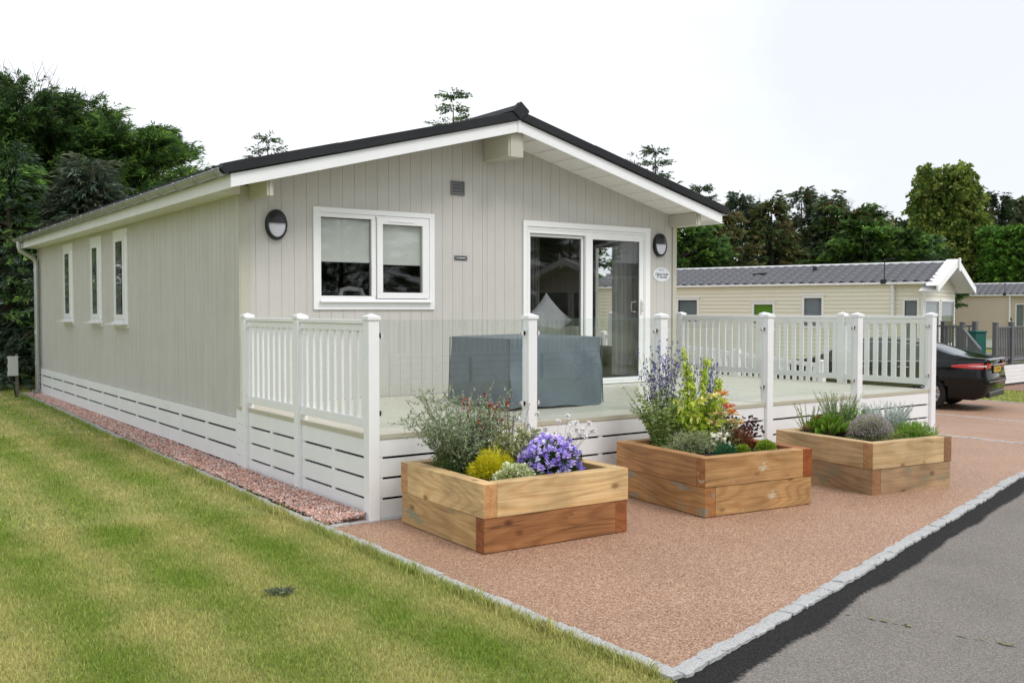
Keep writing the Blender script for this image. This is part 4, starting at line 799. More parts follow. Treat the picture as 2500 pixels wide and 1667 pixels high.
class Fol:
    """collects coloured quads"""
    def __init__(s): s.V=[];s.F=[];s.C=[];s.n=0
    def put(s,V,F,col):
        s.V.append(V); s.F.append(F+s.n); s.C.append(col); s.n+=len(V)
    def leaves(s,P,Dd,l,w,col,**k):
        P=np.atleast_2d(P); V,F=leaf_arrays(P,Dd,l,w,**k); s.put(V,F,np.repeat(col,2,0))
    def dia(s,P,Dd,l,w,col,**k): V,F=diamond_arrays(P,Dd,l,w,**k); s.put(V,F,col)
    def stems(s,paths,r0,r1,col):
        """paths (n,m,3) thin three-sided tubes"""
        n,m,_=paths.shape; d=np.gradient(paths,axis=1); d/=np.linalg.norm(d,axis=2,keepdims=True)+1e-9; a=np.array([.31,.57,.1]); U=np.cross(d,a); U/=np.linalg.norm(U,axis=2,keepdims=True)+1e-9; W=np.cross(d,U)
        rad=np.linspace(r0,r1,m)[None,:,None]; ringv=np.stack([paths+rad*(U*math.cos(t)+W*math.sin(t)) for t in (0,2.094,4.189)],2)
        V=ringv.reshape(-1,3); k=(np.arange(n)*m*3)[:,None,None]+(np.arange(m-1)*3)[None,:,None]+np.arange(3)[None,None,:]; j=(np.arange(3)+1)%3; kk=(np.arange(n)*m*3)[:,None,None]+(np.arange(m-1)*3)[None,:,None]+j[None,None,:]
        F=np.stack([k,kk,kk+3,k+3],-1).reshape(-1,4); s.put(V,F,np.repeat(np.atleast_2d(col),len(F),0) if np.ndim(col)==1 else np.repeat(col,(m-1)*3,0))
    def build(s,name,m,parent=None,**k): return npmesh(name,np.concatenate(s.V),np.concatenate(s.F),m,parent,col=np.concatenate(s.C),**k)
def cols(n,*pal,j=.18,p=None):
    pal=np.array(pal); return 1.18*pal[rng.choice(len(pal),n,p=p)]*rng.uniform(1-j,1+j,(n,1))*rng.uniform(.95,1.05,(n,3))
def stem_paths(n,r_base,lean,h,m=6,curve=.3,hv=.25,az=None):
    a=rng.uniform(0,6.28,n) if az is None else az; rb=r_base*np.sqrt(rng.random(n)); hh=h*(1-hv*rng.random(n)); ln=lean*rng.uniform(.2,1,n); t=np.linspace(0,1,m)
    out_=np.stack([np.cos(a),np.sin(a)],1); base=out_*rb[:,None]; x=base[:,None,:]+out_[:,None,:]*(ln[:,None]*(t**(1+curve))[None,:])[...,None]
    x=x+rng.normal(0,.010*h/.3,(n,1,2))*t[None,:,None]**2*2; z=hh[:,None]*t[None,:]-.02; return np.concatenate([x,z[...,None]],-1)
def along(paths,k,t0=.15,t1=1):
    n,m,_=paths.shape; t=rng.uniform(t0,t1,(n,k))*(m-1); i=np.minimum(t.astype(int),m-2); f=(t-i)[...,None]; r=np.arange(n)[:,None]; P=paths[r,i]*(1-f)+paths[r,i+1]*f; T=paths[r,i+1]-paths[r,i]; T/=np.linalg.norm(T,axis=-1,keepdims=True)+1e-9; return P.reshape(-1,3),T.reshape(-1,3),(t/(m-1)).ravel()
def rdir(n,zb=0): v=rng.normal(0,1,(n,3)); v[:,2]+=zb; return v/np.linalg.norm(v,axis=1,keepdims=True)
def mound(F,n,rx,ry,h,l,w,pal,j=.2,lumps=.12,full=1.45,zb=.35,shell=.25,**k):
    a=rng.uniform(0,6.28,n); ph=np.arccos(1-rng.random(n)*1.02); ph=np.clip(ph,0,full); r=1-shell*rng.random(n)**2; r=r*(1+lumps*np.sin(a*3+ph*4)+lumps*.6*np.sin(a*7-ph*6+1))
    d=np.stack([np.sin(ph)*np.cos(a),np.sin(ph)*np.sin(a),np.cos(ph)],1); P=d*r[:,None]*np.array([rx,ry,h]); Dd=d*np.array([1/rx,1/ry,1/h])*h+rdir(n)*.7; Dd[:,2]+=zb; F.leaves(P,Dd,l*rng.uniform(.6,1.2,n),w*rng.uniform(.7,1.2,n),cols(n,*pal,j=j),**k); return P,d
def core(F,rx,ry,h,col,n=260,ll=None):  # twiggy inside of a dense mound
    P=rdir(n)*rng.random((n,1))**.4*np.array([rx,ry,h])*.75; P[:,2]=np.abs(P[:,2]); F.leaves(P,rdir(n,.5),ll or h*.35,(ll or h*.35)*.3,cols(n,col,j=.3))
ZS=2*.234-.055
def plant(name,x,y,label,cat='plant',z=ZS,group=None):
    e=empty(name,(x,y,z),label=label,cat=cat); 
    if group: e['group']=group
    return e
def flower(F,P,Dd,r,col,petals=5,cup=.25,w=1.3):
    n=len(P); D_,U,V=rot_basis(Dd)
    for i in range(petals):
        a=2*math.pi*i/petals+.0; d=U*math.cos(a)+V*math.sin(a)+D_*cup; V_,F_=leaf_arrays(P,d,r,r*w,roll=0,fold=.1,shape=.55,droop=0); F.put(V_,F_,np.repeat(np.clip(col*rng.uniform(.88,1.1,(n,1)),0,1),2,0))
G1=(.11,.17,.05);G2=(.07,.12,.03);GR=(.21,.25,.17)
# ---- planter 1
e=plant('corokia_shrub',.46,-.54,'tall airy shrub of tiny grey green leaves at the left of the front planter','shrub')
F=Fol(); p=stem_paths(125,.09,.42,.62,7,.5,.5); F.stems(p,.0022,.0008,np.array((.17,.15,.11)))
# side twigs
q,T,t=along(p,6,.25,1); a=rdir(len(q),.7); tw=q[:,None,:]+a[:,None,:]*(np.linspace(0,1,4)*.10)[None,:,None]; F.stems(tw,.0011,.0005,np.array((.20,.19,.14))); F.build('twigs',fol,e)
F=Fol(); P,T,t=along(p,40,.1,1); F.leaves(P,T+rdir(len(P))*1.3,.018,.011,cols(len(P),(.34,.39,.25),(.24,.31,.15),(.46,.50,.38),(.15,.24,.07))); P,T,t=along(tw,13,.1,1); F.leaves(P,T+rdir(len(P))*1.3,.016,.010,cols(len(P),(.36,.41,.28),(.26,.32,.18),(.48,.51,.42),(.17,.26,.09)))
core(F,.27,.23,.36,(.12,.18,.05),5200,.022); F.build('leaves',fol,e)
e=plant('red_tip_shrub',.70,-.50,'shrub with red new leaves beside the airy grey shrub','shrub')
F=Fol(); p=stem_paths(17,.05,.2,.60,7,.5,.35); F.stems(p,.003,.0014,np.array((.16,.06,.04))); F.build('stems',fol,e); F=Fol()
P,T,t=along(p,18,.3,1); c=np.where((t>.66)[:,None],cols(len(P),(.42,.07,.055),(.50,.13,.10),(.26,.05,.05)),cols(len(P),(.10,.14,.05),(.2,.2,.07))); F.leaves(P,T+rdir(len(P))*1.0,.045,.017,c)
s_=np.array([[[.17,-.06,.0],[.175,-.05,.2],[.18,-.05,.32],[.20,-.04,.42],[.215,-.03,.50]]]); F.stems(s_,.003,.002,np.array((.08,.03,.03))); F.leaves(np.array([[.21,-.03,.47],[.21,-.03,.47],[.18,-.05,.36],[.18,-.05,.33],[.20,-.04,.42]]),np.array([[.15,0,1],[.3,.2,.9],[-1,-.2,.6],[.8,0,.5],[-.7,.4,.8]]),np.array([.075,.06,.07,.07,.06]),.024,cols(5,(.35,.13,.04),(.25,.27,.06),(.4,.06,.05))); F.build('leaves',folg,e)
e=plant('variegated_wallflower',.80,-.74,'silvery cream edged wallflower with seed spikes behind the purple flowers')
F=Fol(); p=stem_paths(60,.07,.16,.29,5,.6,.45); F.stems(p,.003,.0015,np.array((.2,.22,.12))); sp=stem_paths(17,.12,.04,.46,5,.2,.3); F.stems(sp,.0014,.001,np.array((.22,.2,.13))); P,T,t=along(sp,16,.55,1); F.leaves(P,T*.8+rdir(len(P)),.010,.006,cols(len(P),(.22,.14,.10),(.16,.17,.12),(.34,.17,.13))); F.build('stems',fol,e)
F=Fol(); P,T,t=along(p,24,.2,1); F.leaves(P,T+rdir(len(P))*.9,.055,.010,cols(len(P),(.52,.54,.30),(.64,.64,.44),(.28,.33,.13),(.42,.46,.24)),droop=.35); F.build('leaves',fol,e)
e=plant('golden_cypress',.56,-.85,'bright yellow thread leaved dwarf cypress mound in the front planter')
F=Fol(); mound(F,2300,.135,.12,.165,.055,.0035,((.95,.80,.03),(1,.9,.08),(.85,.72,.03),(.62,.60,.05)),full=1.6,zb=.5,shell=.7,droop=.3); F.build('foliage',fol,e)
e=plant('variegated_mound',.56,-1.12,'low white and green variegated cushion plant at the planter front corner')
F=Fol(); core(F,.1,.1,.09,(.06,.09,.03),200); mound(F,1500,.125,.11,.10,.020,.012,((.62,.66,.45),(.72,.72,.55),(.24,.33,.10),(.55,.58,.2))); F.build('foliage',fol,e)
e=plant('green_tuft',.72,-1.13,'small fresh green leafy patch beside the variegated cushion')
F=Fol(); mound(F,500,.10,.09,.055,.028,.009,((.13,.22,.05),(.2,.28,.08),G1)); F.build('foliage',fol,e)
e=plant('viola',.93,-1.06,'dome of many purple violas at the front of the left planter','flowers')
F=Fol(); core(F,.2,.17,.2,(.03,.06,.012),500); P,d=mound(F,1300,.215,.17,.225,.032,.010,((.045,.09,.018),(.07,.13,.03)),full=1.5); F.build('foliage',fol,e)
F=Fol(); n=310; a=rng.uniform(0,6.28,n); ph=np.arccos(1-rng.random(n)*.92); d=np.stack([np.sin(ph)*np.cos(a),np.sin(ph)*np.sin(a),np.cos(ph)],1); P=d*np.array([.225,.18,.25])*rng.uniform(.86,1.12,(n,1)); flower(F,P,d+rdir(n)*.3+np.array([-.35,-.6,0]),.0195,cols(n,(.42,.34,.80),(.54,.46,.88),(.32,.22,.66),(.70,.64,.92),j=.1)); F.leaves(P+d*.003,d+rdir(n)*.3,.006,.006,cols(n,(.85,.8,.75))); F.build('blooms',petal,e)
e=plant('thrift',1.085,-.93,'white sea thrift with round flower heads on thin stems at the planter right','flowers')
F=Fol(); mound(F,900,.10,.09,.12,.06,.003,((.06,.13,.03),(.10,.19,.05)),zb=.6,shell=.6); sp=stem_paths(34,.05,.24,.33,7,.4,.45,az=rng.uniform(-1.2,2.9,34)); F.stems(sp,.0012,.0009,np.array((.30,.34,.20))); F.build('leaves',fol,e)
F=Fol(); tips=sp[:,-1]
for k in range(2): P=np.repeat(tips,30,0); d=rdir(len(P),.2); F.leaves(P,d,.019,.014,cols(len(P),(.95,.92,.92),(.98,.96,.96),(.70,.58,.52),p=[.45,.47,.08]))
F.build('flower_heads',petal,e)
# ---- planter 2
def polem(x,y,hf,hs,n,label,r=.15):
    fr=r*1.15
    e=plant('jacobs_ladder',x,y,label,'flowers',group=None); F=Fol(); p=stem_paths(int(n*1.5),.10,fr,hf,6,.8,.55); F.stems(p,.0018,.001,np.array((.14,.20,.06)))
    P,T,t=along(p,44,.08,1); n_=len(P); side=np.cross(T,[0,0,1.]); side/=np.linalg.norm(side,axis=1,keepdims=True)+1e-9; sg=rng.choice([-1,1],n_)[:,None]; F.leaves(P,side*sg+T*.5+rdir(n_)*.4,.042,.012,cols(n_,(.32,.43,.13),(.42,.52,.20),(.20,.30,.07)),droop=.3); F.build('ferny_leaves',fol,e)
    F=Fol(); sp=stem_paths(n,.09,.12,hs,8,.3,.35); F.stems(sp,.0016,.0009,np.array((.17,.22,.09))); P,T,t=along(sp,9,.2,.8); F.leaves(P,T+rdir(len(P)),.022,.005,cols(len(P),G1,(.16,.22,.07))); F.build('flower_stems',fol,e)
    F=Fol(); P,T,t=along(sp,9,.60,1.0); P=P+rdir(len(P))*.022; flower(F,P,rdir(len(P),.3),.0145,cols(len(P),(.16,.14,.42),(.22,.20,.50),(.10,.09,.22),(.07,.07,.12)),5,.45,.8); F.build('blooms',petal,e); return e
polem(2.64,-.46,.56,.98,50,'tall blue flowered jacobs ladder at the left of the middle planter',.19)
polem(3.16,-.46,.44,.82,34,'blue flowered jacobs ladder behind the orange tipped shrub',.14)
e=plant('lime_climber',2.90,-.60,'lime green leafy climber in upright columns in the middle planter','shrub')
F=Fol(); paths=[]; 
for cx,cy,h in ((-.03,.10,.90),(.12,-.02,.86),(.20,-.10,.62),(-.01,.04,.74)):
    t=np.linspace(0,1,14)
    for k in range(3): ph=rng.uniform(0,6); paths.append(np.stack([cx*(t**.5)+.018*np.sin(t*14+ph),cy*(t**.5)+.018*np.cos(t*14+ph),h*t*rng.uniform(.9,1)],1))
p=np.array(paths); F.stems(p,.0028,.0014,np.array((.22,.24,.07))); F.build('stems',fol,e)
F=Fol(); P,T,t=along(p,110,.12,1); P=P+rdir(len(P))*.02; d=rdir(len(P),-.2)+np.array([0,0,-.5]); F.leaves(P,d,.042*(1.15-.5*t),.026*(1.15-.5*t),cols(len(P),(.42,.56,.04),(.54,.66,.08),(.30,.44,.03),(.60,.66,.13)),droop=.3); F.build('column_leaves',folg,e)
F=Fol(); p=stem_paths(44,.12,.21,.50,6,.7,.55); P,T,t=along(p,18,.22,1); F.leaves(P,T*.5+rdir(len(P))*1.0+np.array([0,0,-.2]),.066,.034,cols(len(P),(.44,.56,.05),(.56,.66,.10),(.28,.42,.03),(.64,.66,.18)),droop=.35); F.stems(p,.002,.001,np.array((.2,.24,.06))); F.build('bush_leaves',folg,e)
e=plant('pieris',3.02,-.80,'small shrub with whorls of cream, yellow and orange pink leaves','shrub')
F=Fol(); tips=[(-.10,.08,.30),(-.02,.04,.33),(.03,.0,.29),(-.04,-.03,.22),(.06,.05,.34),(.09,-.02,.22),(.0,-.06,.17),(.12,.04,.25),(-.08,-.02,.16),(.13,-.04,.15)]
for i,(x,y,z) in enumerate(tips):
    n=26; a=rng.uniform(0,6.28,n); d=np.stack([np.cos(a),np.sin(a),rng.uniform(.0,1.1,n)],1); c=cols(n,*([(.72,.66,.22),(.80,.74,.35)] if i<3 else [(.80,.34,.13),(.78,.52,.20)] if i in (4,5) else [(.78,.20,.12),(.82,.45,.30)] if i in (7,) else [(.70,.66,.40),(.35,.42,.13),(.72,.38,.22)])); F.leaves(np.tile([x,y,z],(n,1))+rdir(n)*.01,d,.055,.012,c,droop=.25)
F.stems(np.array([[[x*.3,y*.3,0],[x*.7,y*.7,z*.5],[x,y,z]] for x,y,z in tips]),.003,.002,np.array((.2,.14,.08))); mound(F,500,.13,.12,.17,.045,.011,((.30,.36,.12),(.55,.55,.30),(.16,.22,.06))); F.build('leaves',folg,e)
e=plant('low_euonymus',2.62,-.84,'low spreading grey green variegated plant at the left front of the middle planter')
F=Fol(); core(F,.2,.12,.1,(.08,.10,.05),250); mound(F,2600,.23,.14,.135,.018,.007,((.34,.38,.20),(.24,.29,.13),(.46,.48,.30),(.16,.2,.08)),lumps=.2); sp=stem_paths(60,.16,.06,.19,4,.3,.5); P,T,t=along(sp,16,.3,1); F.leaves(P,T+rdir(len(P))*.9,.013,.005,cols(len(P),(.3,.34,.2),(.2,.25,.12))); F.build('foliage',fol,e)
e=plant('white_candytuft',2.83,-.97,'little cluster of cream white flowers near the middle planter front','flowers')
F=Fol(); p=stem_paths(16,.03,.05,.15,4,.3,.5); F.stems(p,.0015,.001,np.array((.2,.28,.1))); F.build('stems',fol,e); F=Fol(); P=np.concatenate([p[:,-1]+rdir(16)*.012 for k in range(4)]); flower(F,P,rdir(len(P),.6),.013,cols(len(P),(.82,.80,.62),(.85,.84,.74))); F.build('blooms',petal,e)
e=plant('blue_fescue',2.72,-1.13,'small dark blue green needle tuft at the planter front edge')
F=Fol(); mound(F,1100,.085,.075,.085,.035,.003,((.04,.15,.06),(.06,.20,.09),(.03,.10,.04)),zb=.6,shell=.6); F.build('foliage',fol,e)
e=plant('bronze_heather',3.10,-.98,'rust brown upright heather in the middle planter')
F=Fol(); p=stem_paths(120,.07,.05,.21,4,.2,.4); F.stems(p,.0022,.0012,np.array((.22,.07,.03))); P,T,t=along(p,14,.1,1); F.leaves(P,T*1.5+rdir(len(P)),.014,.004,cols(len(P),(.26,.08,.035),(.18,.05,.03),(.30,.14,.06))); F.build('foliage',fol,e)
e=plant('dark_sorrel',3.22,-.82,'purple black leaved plant at the right back of the middle planter')
F=Fol(); p=stem_paths(60,.07,.16,.24,5,.5,.5); F.stems(p,.0011,.0008,np.array((.12,.05,.05))); P=p[:,-1]; P=np.concatenate([P+rdir(60)*.006 for _ in range(3)]+[p[:,3]+rdir(60)*.02]); F.leaves(P,rdir(len(P),.1)*1.,.026,.022,cols(len(P),(.05,.018,.028),(.08,.025,.035),(.03,.012,.02))); F.build('leaves',fol,e)
for x,y,r,h,lb in ((2.965,-1.10,.062,.062,'smaller rounded moss green mound nearer the planter corner'),(3.175,-1.17,.09,.092,'larger bright green moss like mound by the right planter wall')):
    e=plant('moss_mound',x,y,lb); F=Fol(); core(F,r*.9,r*.9,h,(.06,.10,.01),160); mound(F,int(26000*r),r,r,h,.013,.006,((.24,.36,.03),(.34,.46,.05),(.14,.22,.02)),lumps=.06); F.build('foliage',fol,e)
# ---- planter 3
z3=ZS-.012
e=plant('bergenia',4.50,-.83,'clump of glossy paddle shaped green and red tinged leaves',z=z3)
F=Fol(); n=75; a=rng.uniform(0,6.28,n); rr_=rng.random(n)**.6; P=np.stack([np.cos(a)*rr_*.06,np.sin(a)*rr_*.06,rng.uniform(0,.03,n)],1); d=np.stack([np.cos(a)*rr_*.75,np.sin(a)*rr_*.75,1.1-.75*rr_],1); F.leaves(P+d*.03,d,.17,.065,cols(n,(.17,.30,.04),(.11,.22,.03),(.24,.36,.07),(.30,.10,.03),p=[.38,.3,.22,.10]),droop=.25,fold=.35,shape=.75); F.leaves(np.array([[.12,-.12,.02],[.10,-.14,.03]]),np.array([[.7,-.5,.1],[.3,-.9,.1]]),.09,.035,cols(2,(.55,.10,.05))); F.build('leaves',folg,e)
def rosm(x,y,h,r,n,lb,z=z3):
    e=plant('rosemary',x,y,lb,'shrub',z=z); F=Fol(); p=stem_paths(n,.04,r,h,6,.15,.4); F.stems(p,.0025,.001,np.array((.13,.11,.07))); P,T,t=along(p,75,.18,1); F.leaves(P,T*1.1+rdir(len(P))*.75,.019,.0035,cols(len(P),(.27,.38,.14),(.36,.47,.20),(.46,.55,.33),(.17,.25,.08))); F.build('foliage',fol,e)
rosm(4.70,-.78,.40,.17,70,'tall upright rosemary bush at the back of the right planter')
rosm(4.42,-.66,.30,.14,22,'sparse thin rosemary sprigs behind the paddle leaved clump')
rosm(5.02,-.72,.36,.07,16,'narrow spray of rosemary beside the white deck post')
e=plant('leafy_perennial',4.92,-.82,'fresh green broad leaved plant behind the red succulents',z=z3)
F=Fol(); p=stem_paths(34,.04,.15,.24,5,.5,.4); F.stems(p,.002,.001,np.array((.15,.22,.06))); P,T,t=along(p,11,.3,1); F.leaves(P,T+rdir(len(P))*.7,.055,.02,cols(len(P),(.18,.32,.05),(.26,.42,.08),(.12,.22,.04))); F.build('leaves',folg,e)
e=plant('red_houseleek',4.80,-1.02,'dark red succulent rosettes behind the purple thyme dome',z=z3)
F=Fol(); 
for i in range(26):
    a=rng.uniform(0,6.28); r=.11*math.sqrt(rng.random()); c=np.array([r*math.cos(a),r*math.sin(a),.17-r*.6]); n=22; aa=rng.uniform(0,6.28,n); d=np.stack([np.cos(aa),np.sin(aa),rng.uniform(.2,1.6,n)],1); F.leaves(np.tile(c,(n,1)),d,.026,.010,cols(n,(.36,.07,.05),(.48,.14,.09),(.24,.05,.04)))
mound(F,300,.1,.1,.12,.02,.01,((.12,.05,.03),)); F.build('rosettes',fol,e)
e=plant('thyme_dome',4.66,-1.17,'rounded purple grey dome of flowering thyme at the right planter front',z=z3)
F=Fol(); core(F,.19,.17,.18,(.09,.10,.05),700); P,d=mound(F,6000,.235,.19,.215,.012,.006,((.34,.37,.20),(.45,.46,.28),(.24,.28,.13)),lumps=.05); F.build('foliage',fol,e)
F=Fol(); n=4200; a=rng.uniform(0,6.28,n); ph=np.arccos(1-rng.random(n)*.75); d=np.stack([np.sin(ph)*np.cos(a),np.sin(ph)*np.sin(a),np.cos(ph)],1); F.leaves(d*np.array([.24,.195,.222]),d+rdir(n)*.8,.008,.006,cols(n,(.52,.42,.54),(.44,.35,.46),(.50,.46,.38))); F.build('blooms',petal,e)
e=plant('curry_plant',4.98,-1.12,'silvery blue grey curry plant with upright needle stems',z=z3)
F=Fol(); p=stem_paths(170,.09,.17,.29,5,.3,.4); F.stems(p,.002,.0012,np.array((.42,.47,.42))); P,T,t=along(p,30,.1,1); F.leaves(P,T*1.3+rdir(len(P))*.8,.024,.0028,cols(len(P),(.58,.66,.60),(.68,.75,.70),(.44,.52,.46))); F.build('foliage',fol,e)
e=plant('green_heather',4.97,-1.42,'bright green spreading heather by the right front planter corner',z=z3)
F=Fol(); core(F,.18,.13,.1,(.05,.09,.015),300); mound(F,3800,.22,.16,.135,.024,.0045,((.20,.36,.035),(.28,.46,.06),(.13,.25,.025)),zb=.6,lumps=.15); sp=stem_paths(60,.16,.07,.19,4,.3,.4); P,T,t=along(sp,16,.4,1); F.leaves(P,T+rdir(len(P))*.6,.014,.004,cols(len(P),(.18,.30,.06),(.28,.30,.14))); F.build('foliage',fol,e)
e=plant('golden_thyme',4.76,-1.38,'small yellow green tuft between the thyme dome and the heather',z=z3)
F=Fol(); mound(F,900,.11,.09,.075,.017,.006,((.42,.42,.16),(.5,.5,.25),(.28,.31,.11)),lumps=.25); F.build('foliage',fol,e)
# pale clump of dried clippings on the lawn
F=Fol(); n=260; a=rng.uniform(0,6.28,n); r=np.sqrt(rng.random(n)); P=np.stack([np.cos(a)*r*.075,np.sin(a)*r*.05,rng.uniform(.004,.022,n)],1); F.leaves(P,rdir(n)*np.array([1,1,.25]),.035,.006,cols(n,(.14,.17,.09),(.24,.26,.18),(.10,.12,.06))); o=F.build('dried_clump',fol); o.location=(-1.30,-1.43,.008); o.rotation_euler=(0,0,-.6); tag(o,'flat grey green clump of dried clippings lying on the lawn','clippings')
F=Fol(); F.leaves(np.array([[0,0,0.]]),np.array([[1,.3,.1]]),.07,.045,np.array([[.12,.04,.02]]),roll=0); o=F.build('fallen_leaf',fol); o.location=(-.17,3.6,.035); tag(o,'single dark brown leaf lying on the pink gravel','leaf')
# ================================================================== CAR
def build_car():
    root=empty('parked_car',(17.55,4.55,-.548),R_(105),'black saloon car parked beyond the deck with its tail towards the road','car')
    X=[0,.05,.15,.4,.7,1.0,1.3,1.7,2.1,2.5,2.9,3.2,3.5,3.8,4.2,4.6,4.8,4.92,4.97]
    Wd=[.74,.82,.87,.905,.925,.935,.94,.94,.94,.94,.94,.935,.93,.925,.91,.86,.79,.69,.60]
    ZB=[.36,.30,.26,.24,.23,.22,.21,.20,.20,.20,.20,.20,.20,.20,.20,.20,.2,.22,.26]
    BL=[1.02,1.045,1.05,1.04,1.02,1.0,.985,.97,.955,.945,.935,.925,.91,.89,.85,.79,.74,.68,.60]
    TP=[1.04,1.075,1.085,1.105,1.165,1.265,1.355,1.43,1.46,1.46,1.42,1.30,1.14,1.00,.945,.87,.80,.72,.62]
    GW=[.62,.68,.71,.715,.70,.665,.635,.60,.585,.585,.60,.64,.70,.76,.76,.70,.64,.55,.45]
    xs=np.concatenate([np.linspace(0,.15,5),np.linspace(.2,4.8,70),np.linspace(4.83,4.97,5)])
    def ip(a): 
        y=np.interp(xs,X,a); k=np.array([1,2,3,2,1])/9.; yy=np.convolve(np.pad(y,2,mode='edge'),k,'valid'); yy[:3]=y[:3]; yy[-3:]=y[-3:]; return yy
    w,zb,bl,tp,gw=map(ip,(Wd,ZB,BL,TP,GW)); n=len(xs); rear=np.clip(1-xs/.5,0,1)
    sec=[]
    for i in range(n):
        W=w[i]; B=bl[i]; Z=zb[i]; Tt=tp[i]; g=gw[i]; hgt=max(Tt-B,.012)
        pts=[(0,Z),(W*.6,Z),(W*.90,Z),(W*.965,Z+.05),(W*.985,Z+.14),(W*.99,.50),(W*1.0,.60),(W*1.0,.70),(W*.995,.80),(W*.985,B-.10),(W*.965,B-.04),(W*.935,B)]
        k=np.clip((hgt-.02)/.3,0,1); e=(1-k)*.93*W+k*(g+.03)
        pts+=[(W*.925,B+.004),((W*.925+e)/2+.01,B+hgt*.47),(e,B+hgt*.84),(e*.93,B+hgt*.955),(e*.7,Tt+.0),(e*.35,Tt+.012*k),(0,Tt+.018*k)]
        sec.append([( (xs[i] - rear[i]*(.045*math.exp(-((z-.60)/.13)**2)+.055*math.exp(-((z-1.05)/.06)**2)) ) ,y,z) for y,z in pts])
    A=np.array(sec); m=A.shape[1]
    body=[];glassf=[];side=[]
    def cls(i,j):
        x=(xs[i]+xs[i+1])/2
        if 11<j<14 or j==12:
            pass
        if j in (12,13) and 1.05<x<3.35: return 1
        if j>=14 and ((.62<x<1.42) or (2.98<x<3.62)): return 2
        return 0
    for s_ in (1,-1):
        for i in range(n-1):
            for j in range(m-1):
                q=[A[i,j],A[i+1,j],A[i+1,j+1],A[i,j+1]]; cx=sum(p[0] for p in q)/4; cz=sum(p[2] for p in q)/4
                if any(math.hypot(cx-c,cz-.335)<.375 for c in (1.12,4.03)) and j>0 and cz<.75 and j<9: continue
                q=[(p[0],p[1]*s_,p[2]) for p in q]
                (glassf if cls(i,j) else body).append((q,cls(i,j)))
    for s_ in (1,-1):   # tail and nose caps
        for idx in (0,n-1):
            for j in range(m-1):
                a,b_=A[idx,j],A[idx,j+1]; body.append(([(a[0],a[1]*s_,a[2]),(b_[0],b_[1]*s_,b_[2]),(b_[0],0,b_[2]),(a[0],0,a[2])],0))
    def mk(name,polys,m_,off=0,par=root):
        b=MB(); 
        for q in polys: b.add(q,[(0,1,2,3)])
        me=bpy.data.meshes.new(name); me.from_pydata(b.v,[],b.f); bm=bmesh.new(); bm.from_mesh(me); bmesh.ops.remove_doubles(bm,verts=bm.verts,dist=.0008); bmesh.ops.recalc_face_normals(bm,faces=bm.faces); bm.to_mesh(me); bm.free()
        me.polygons.foreach_set('use_smooth',[True]*len(me.polygons)); me.set_sharp_from_angle(angle=R_(50)); me.materials.append(m_); o=bpy.data.objects.new(name,me); COL.objects.link(o); o.parent=par; return o
    mk('body',[q for q,c in body],carp)
    for s_ in (1,-1): mk('side_window',[q for q,c in glassf if c==1 and q[0][1]*s_>0],carg)
    mk('rear_window',[q for q,c in glassf if c==2 and q[0][0]<2],carg); mk('windscreen',[q for q,c in glassf if c==2 and q[0][0]>2],carg)
    # chrome line round the side windows, pillars
    for s_ in (1,-1):
        I=[i for i in range(n) if 1.0<xs[i]<3.4]; b=MB(); lo=[(A[i,12,0],(A[i,12,1]+.004)*s_,A[i,12,2]+.006) for i in I]; hi=[(A[i,14,0],(A[i,14,1]+.004)*s_,A[i,14,2]) for i in I]; b.tube(lo,.009,6); b.tube(hi,.007,6); b.tube([lo[0],((lo[0][0]+hi[0][0])/2-.03,(lo[0][1]+hi[0][1])/2,(lo[0][2]+hi[0][2])/2),hi[0]],.007,6); b.build('window_trim',chrome,root,smooth=True)
        b=MB(); i=min(range(n),key=lambda k:abs(xs[k]-2.18)); p,q=A[i,12],A[i,14]; b.add([(p[0]-.045,(p[1]+.004)*s_,p[2]),(p[0]+.045,(p[1]+.004)*s_,p[2]),(q[0]+.03,(q[1]+.004)*s_,q[2]),(q[0]-.03,(q[1]+.004)*s_,q[2])],[(0,1,2,3)]); b.build('door_pillar',blackpl,root)
    def surf(x,z,s_=1,off=.004): # point on the flank/tail corner
        i=int(np.clip(np.searchsorted(xs,x),0,n-1)); col=A[i,3:12]; y=np.interp(z,col[:,2],col[:,1]); xo=np.interp(z,col[:,2],col[:,0]); return (xo,(y+off)*s_,z)
    for s_ in (1,-1):
        # wrap-round lamp: along the flank and round on to the tail
        L_=[]; 
        for k in range(15):
            u=k/14; x=.66*(1-u)+.0*u; zt=.985-.06*(1-u)**1.6; zb_=.862+.03*(1-u); 
            if k==0: zb_=zt-.02
            L_.append([surf(x,zb_,s_,.006),surf(x,(zb_+zt)/2,s_,.009),surf(x,zt,s_,.006)])
        for k in range(1,8):
            u=k/7; y=(.74-.30*u); L_.append([(-.010,y*s_,.875+.0*u),(-.016,y*s_,.925),(-.03-.012,y*s_,.975)])
        polys=[]
        for k in range(len(L_)-1):
            for r in range(2): polys.append([L_[k][r],L_[k+1][r],L_[k+1][r+1],L_[k][r+1]])
        mk('tail_light',polys,red)
        C_=[]
        for k in range(8): u=k/7; x=.30*(1-u); C_.append([surf(x,.918-.013*u,s_,.013),surf(x,.925+.014*u,s_,.013)])
        mk('reverse_light',[[C_[k][0],C_[k+1][0],C_[k+1][1],C_[k][1]] for k in range(7)],clear)
        # door handle, mirror
        b=MB(); b.tube([(1.55,.945*s_,.86),(1.60,.965*s_,.865),(1.74,.965*s_,.865),(1.79,.945*s_,.86)],.011,8); b.tube([(2.55,.945*s_,.85),(2.60,.965*s_,.855),(2.74,.965*s_,.855),(2.79,.945*s_,.85)],.011,8); b.build('door_handle',chrome,root,smooth=True)
